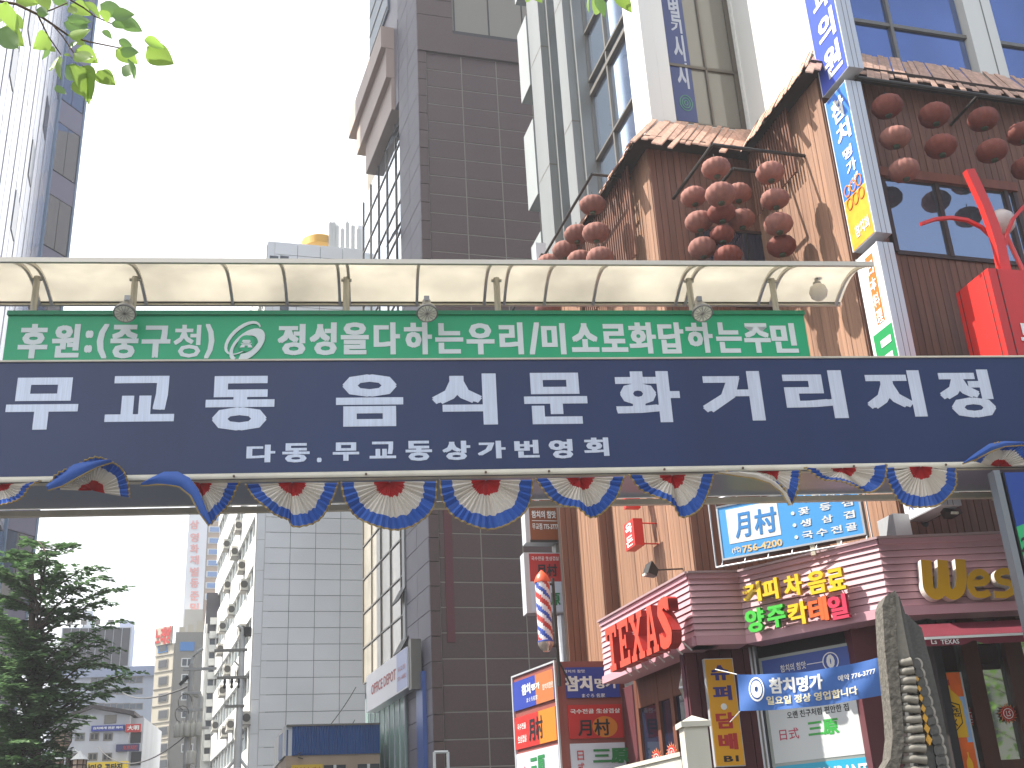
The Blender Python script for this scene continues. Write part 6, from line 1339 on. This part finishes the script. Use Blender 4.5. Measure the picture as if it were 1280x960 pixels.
TD('corner_trim', PBL, xe, xe+.12, -.02, .3, 0, ZT_)

# ================================================================ near leaves hanging in from above
LEAF = mat('leaf_green', '#9ab956', .45, var=.2, trans=.65); LEAFD = mat('leaf_green_deep', '#789a58', .5, var=.15, trans=.4); TWIG = mat('twig_bark', '#5b4636', .8)
def leaf_mesh(m, w=.36):
    n = 8; w = w*1.1; V = []; Fc = []
    for i in range(n+1):
        u = i/n; hw = w*(sin(pi*min(1, u**.75)))**.85*(1-.25*u)+.001; zc__ = -.12*u*u
        V += [(u, -hw, zc__+.10*hw/w), (u, -hw*.5, zc__+.03), (u, 0, zc__), (u, hw*.5, zc__+.03), (u, hw, zc__+.10*hw/w)]
    for i in range(n):
        for k in range(4): Fc.append((i*5+k, (i+1)*5+k, (i+1)*5+k+1, i*5+k+1))
    return MB().add(V, Fc).mesh('leaf', m, True)
LFS = [leaf_mesh(LEAF), leaf_mesh(LEAFD), leaf_mesh(LEAF, .42), leaf_mesh(LEAFD, .30)]
NF = Fr(atd(80, 60, 3.6), 20)
def branch(label, fr, twigs, leaves, base_r=.006):
    t = thing('leafy_branch', label, 'branch', fr)
    for i, tw in enumerate(twigs):
        P = [(lambda q: (q[0], dy, q[1]))(fr.l(px, py, dy)) for px, py, dy in tw]; MB().tube(P, base_r*(1 if i == 0 else .55), 6, base_r*.35).build('twig', TWIG, t, True)
    for i, (px, py, qx, qy, k) in enumerate(leaves):
        dy = random.uniform(-.12, .12); a = fr.l(px, py, dy); b = fr.l(qx, qy, dy); dx, dz = b[0]-a[0], b[1]-a[1]; L_ = hypot(dx, dz)
        dv = Vector((dx, random.uniform(-.5, .4)*L_*.8, dz)); q = dv.to_track_quat('X', 'Z'); o = inst('leaf', LFS[k % 4], t, (a[0], dy, a[1]))
        o.rotation_mode = 'QUATERNION'; from mathutils import Quaternion
        o.rotation_quaternion = Quaternion(dv.normalized(), random.uniform(1.0, 1.9)*(1 if i % 2 else -1)) @ q; o.scale = (L_*.9,)*3
branch('near leafy branch with bright green leaves hanging in at the top left corner', NF,
    [[(-60, -10, 0), (-10, 0, 0), (20, 5, 0), (47, 18, 0), (65, 30, .02), (85, 44, .03), (110, 52, .03), (135, 57, .03), (150, 60, .0)], [(47, 18, 0), (60, 45, .03), (76, 68, .05)], [(65, 30, .02), (78, 45, 0), (92, 66, 0)], [(47, 18, 0), (65, 12, -.03), (85, 3, -.03)], [(88, 0, .0), (105, 10, .05), (118, 20, .03), (140, 30, .02), (160, 20, 0)]],
    [(8, 2, 18, 42, 0), (2, 8, -12, 40, 0), (14, 14, 28, 38, 2), (0, 36, 33, 60, 2), (-2, 36, 30, 72, 3), (20, -2, 52, 12, 0), (45, 12, 66, 26, 3), (50, -4, 62, 16, 2), (60, 45, 42, 72, 0), (60, 45, 56, 76, 1), (62, 58, 70, 66, 0), (74, 70, 62, 90, 0), (76, 70, 72, 98, 2), (80, 68, 90, 72, 0),
     (92, 66, 122, 84, 0), (95, 62, 126, 78, 2), (82, 82, 100, 108, 1), (92, 80, 118, 128, 0), (98, 84, 122, 118, 0), (100, 95, 114, 130, 2), (85, 44, 118, 42, 2), (80, 28, 110, 40, 1), (84, 22, 118, 32, 3), (88, 6, 116, 22, 2), (86, 8, 98, 22, 0), (105, 2, 130, 20, 0), (110, 34, 84, 30, 3), (95, 50, 108, 62, 0), (96, 52, 84, 60, 1),
     (124, 90, 146, 110, 0), (122, 88, 142, 106, 2), (128, 38, 142, 48, 1), (148, 50, 168, 58, 3), (145, 62, 176, 78, 2), (150, 62, 177, 70, 1), (160, 74, 172, 98, 1), (152, 84, 168, 102, 1), (180, 50, 212, 56, 0), (184, 58, 222, 79, 2), (140, 28, 158, 36, 1), (125, 5, 160, 20, 1), (140, 20, 172, 22, 1), (150, 22, 182, 40, 3), (128, 12, 136, 28, 2), (70, 106, 84, 122, 3), (30, -14, 60, 0, 0), (66, -6, 88, 6, 1), (10, -20, 44, -2, 2)])
NF2 = Fr(atd(760, 10, 3.8), 0)
branch('pair of green leaves dipping in at the top edge over the white building', NF2, [[(700, -60, 0), (735, -20, 0), (748, -4, 0), (758, -6, 0), (790, -10, 0)]],
    [(740, -8, 756, 30, 0), (745, -2, 760, 18, 1), (736, -4, 734, 14, 2), (768, -8, 796, 10, 0), (756, -12, 772, -2, 2), (772, -14, 792, 2, 1)])
NF3 = Fr(atd(668, 0, 3.8), 0)
branch('tip of a single green leaf spray at the top edge beside the brown tower', NF3, [[(640, -40, 0), (660, -12, 0), (668, -4, 0)]], [(656, -8, 668, 8, 0), (664, -8, 680, 2, 2), (668, -14, 684, -2, 0)])

# ================================================================ dark layered tree at the lower left
BARK = mat('tree_bark', '#3d3027', .9, noise=(8, .2)); FOL = mat('tree_leaves', '#6a8a58', .55, var=0, noise=(.9, .25), trans=.3); FOL2 = mat('tree_leaves_dark', '#4a6a42', .6, noise=(.9, .2), trans=.25)
TR = Fr(atd(52, 960, 24), 8)
t = thing('layered_tree', 'dark green tree with drooping layered sprays at the lower left', 'tree', TR)
tx = TR.l(57, 940)[0]; Zt = lambda py: TR.l(40, py)[1]; Xt = lambda px: TR.l(px, 850)[0]
MB().tube([(tx, 0, 0), (tx+.05, 0, 2.2), (tx-.2, .05, 4.), (tx-.5, .1, 6.2), (tx-.7, .1, Zt(690))], .17, 10, .04).build('trunk', BARK, t, True)
tips = [(118, 708), (150, 735), (127, 752), (150, 775), (140, 812), (155, 860), (160, 842), (125, 868), (100, 895), (85, 680), (60, 690), (40, 676), (20, 700), (95, 735), (100, 790), (110, 830), (90, 855), (70, 870), (95, 905), (60, 760), (30, 740), (0, 720), (10, 780), (40, 820), (20, 860), (60, 900), (20, 910), (85, 760), (70, 720), (40, 955), (10, 950), (75, 940), (50, 800), (75, 815), (110, 770), (125, 800), (145, 832), (-20, 760), (-30, 820), (-30, 880), (-20, 940), (0, 830), (75, 850), (0, 890), (128, 720), (135, 850), (20, 800), (50, 860), (30, 925), (-15, 700), (65, 958), (5, 975), (40, 985)]
mbs = {0: MB(), 1: MB()}; lim = MB(); rr = random.Random(3)
def leafquad(mb, c, d, n_, s):
    d = d.normalized(); side = d.cross(n_).normalized()*s*.34; up = n_*s*.06; e = c+d*s
    b = len(mb.v); mb.v += [tuple(c), tuple(c+d*s*.45+side+up), tuple(e), tuple(c+d*s*.45-side+up)]; mb.f += [(b, b+1, b+2), (b, b+2, b+3)]; mb.mi += [0, 0]
for rep in range(3):
    for px, py in tips:
        if rep and px > 84: continue
        if rep == 2 and py < 740: continue
        y = rr.uniform(-1.3, 1.3); px_2 = px+rr.uniform(-9, 5)*(rep > 0)*2; py_2 = py+rr.uniform(-8, 9)*(rep > 0)*2
        ex, ez = TR.l(px_2, py_2, y); sx, sz = tx-.4, ez+rr.uniform(-.8, .1)-.3
        S = Vector((sx, 0, sz)); Et = Vector((ex, y, ez)); Ln = (Et-S).length; mid = (S+Et)/2+Vector((0, 0, .18*Ln))
        pts = [S*(1-u)**2+mid*2*u*(1-u)+Et*u*u for u in [k/10 for k in range(11)]]
        lim.tube([tuple(p) for p in pts], .03, 4, .006, cap=False)
        for k in range(2, 11):
            for q in range(2):
                dirn = (pts[min(k, 10)]-pts[k-1]).normalized(); side = dirn.cross(Vector((0, 0, 1))).normalized()*(1 if q else -1)
                tl = rr.uniform(.25, .55)*(1.15-.6*k/10); base = pts[k]; tdir = (dirn*.8+side*rr.uniform(.3, 1.)+Vector((0, 0, rr.uniform(-.25, .12)))).normalized()
                for m_ in range(7):
                    c = base+tdir*tl*m_/6+Vector((0, 0, -.05*(m_/6)**2))
                    for s2 in (-1, 1):
                        ld = (tdir*.8+tdir.cross(Vector((0, 0, 1)))*s2*.8+Vector((0, 0, rr.uniform(-.6, .1)))).normalized()
                        leafquad(mbs[rr.random() < .45], c, ld, Vector((rr.uniform(-.4, .4), rr.uniform(-.4, .4), 1)).normalized(), rr.uniform(.085, .15))
lim.build('limbs', BARK, t); mbs[0].build('crown', FOL, t, kind='stuff'); mbs[1].build('crown', FOL2, t, kind='stuff')
# antique street lanterns in front of the white house
LF = Fr(atd(86, 950, 30), 8); t = thing('antique_street_lamp', 'dark street lamp post with curved arms and caged lanterns behind the tree tips', 'street lamp', LF)
DKM = mat('dark_iron', '#3a302c', .5); x = LF.l(86, 950)[0]; z = LF.l(86, 938)[1]; MB().tube([(x, 0, 0), (x, 0, z)], .07, 8).build('pole', DKM, t)
for px in (70, 99):
    xx_ = LF.l(px, 950)[0]; zz_ = LF.l(px, 950)[1]; MB().tube([(x, 0, z-.05), ((x+xx_)/2, 0, z+.0), (xx_, 0, zz_+.15)], .025, 6).build('arm', WPL, t)
    MB().lathe([(0, .22), (.06, .15), (.2, .02), (.22, .0)], 8, (xx_, 0, zz_)).build('lamp_cap', WPL, t); MB().lathe([(.17, 0), (.16, -.25), (.12, -.35), (0, -.36)], 8, (xx_, 0, zz_)).build('lantern_glass', mat('aged_glass', '#b39a86', .3), t)
    mb = MB(); [mb.tube([(xx_+.175*cos(a), .175*sin(a), zz_), (xx_+.165*cos(a), .165*sin(a), zz_-.25)], .012, 4) for a in [2*pi*k/8 for k in range(8)]]; mb.tube([(xx_+.172*cos(a), .172*sin(a), zz_-.12) for a in [2*pi*k/8 for k in range(9)]], .012, 4); mb.build('cage', DKM, t)
x, z = LF.l(77, 925); t = thing('caged_lantern', 'hexagonal caged street lantern just right of the dark trunk', 'street lamp', LF)
MB().lathe([(.1, .28), (.22, .18), (.3, .16), (.0, .16)], 6, (x, 0, z)).build('lamp_cap', DKM, t); MB().lathe([(.22, .16), (.22, -.05), (.12, -.25), (0, -.28)], 6, (x, 0, z)).build('lantern_glass', _M['aged_glass'], t)
mb = MB()
for k in range(6):
    a = 2*pi*k/6; mb.tube([(x+.225*cos(a), .225*sin(a), z+.16), (x+.225*cos(a), .225*sin(a), z-.05), (x+.125*cos(a), .125*sin(a), z-.25)], .012, 4)
for zz_ in (.06, -.05): mb.tube([(x+.23*cos(2*pi*k/6), .23*sin(2*pi*k/6), z+zz_) for k in range(7)], .012, 4)
mb.build('cage', DKM, t); MB().tube([(x, .0, z-.28), (x, .0, 0)], .05, 8).build('pole', DKM, t)

# ================================================================ across the street, behind the viewer: met only in the reflections
BB_ = Fr((26, -14), 200); t = thing('office_block', 'pale gridded office block mirrored in the restaurant windows at the right', 'building', BB_)
B('wall', mat('reflected_wall', '#a9a9a2', .7, grime=(.4, .08)), t, -16, 22, 0, 14, 0, 23)
for i in range(13):
    for j in range(6):
        piece(t, 'window', DW, -15+i*2.8, -13.2+i*2.8, -.04, -.001, 1.6+j*3.6, 3.7+j*3.6)
RT = Fr((12.4, 4.6), 0); t = thing('street_tree', 'leafy street tree mirrored in the dark glass doors at the lower right', 'tree', RT)
MB().tube([(0, 0, 0), (.1, 0, 2.5), (.0, .1, 5), (.1, .1, 8)], .16, 8, .05).build('trunk', BARK, t, True)
mb = MB(); lb = MB()
for k in range(46):
    a = rr.uniform(0, 2*pi); L_ = rr.uniform(.9, 2.3); z = rr.uniform(2.6, 8.5); S = Vector((0, 0, z-.5)); Et = Vector((L_*cos(a), L_*sin(a), z+rr.uniform(0, .7)))
    lb.tube([tuple(S), tuple(Et)], .025, 4, .008, cap=False)
    for q in range(42):
        c = S.lerp(Et, rr.uniform(.35, 1.1))+Vector((rr.gauss(0, .25), rr.gauss(0, .25), rr.gauss(0, .22))); d = Vector((rr.uniform(-1, 1), rr.uniform(-1, 1), rr.uniform(-.8, .2))).normalized()
        leafquad(mb, c, d, Vector((rr.uniform(-.5, .5), rr.uniform(-.5, .5), 1)).normalized(), rr.uniform(.14, .24))
lb.build('limbs', BARK, t); mb.build('crown', mat('street_tree_leaves', '#7da83e', .5, noise=(1, .2), trans=.4), t, kind='stuff')

# ================================================================ thin haze volume added to imitate lens glare and the fading distance
o = MB().box(-120, 120, -60, 260, -1.4, 96).build('haze', None); o.data.materials.clear(); o['kind'] = 'stuff'
hm = bpy.data.materials.new('glare_haze'); hm.use_nodes = True; N = hm.node_tree.nodes; N.remove(N['Principled BSDF'])
pv = N.new('ShaderNodeVolumePrincipled'); pv.inputs['Color'].default_value = (.93, .95, 1, 1); pv.inputs['Density'].default_value = .0014; pv.inputs['Anisotropy'].default_value = .3
hm.node_tree.links.new(pv.outputs[0], N['Material Output'].inputs['Volume']); o.data.materials.append(hm)
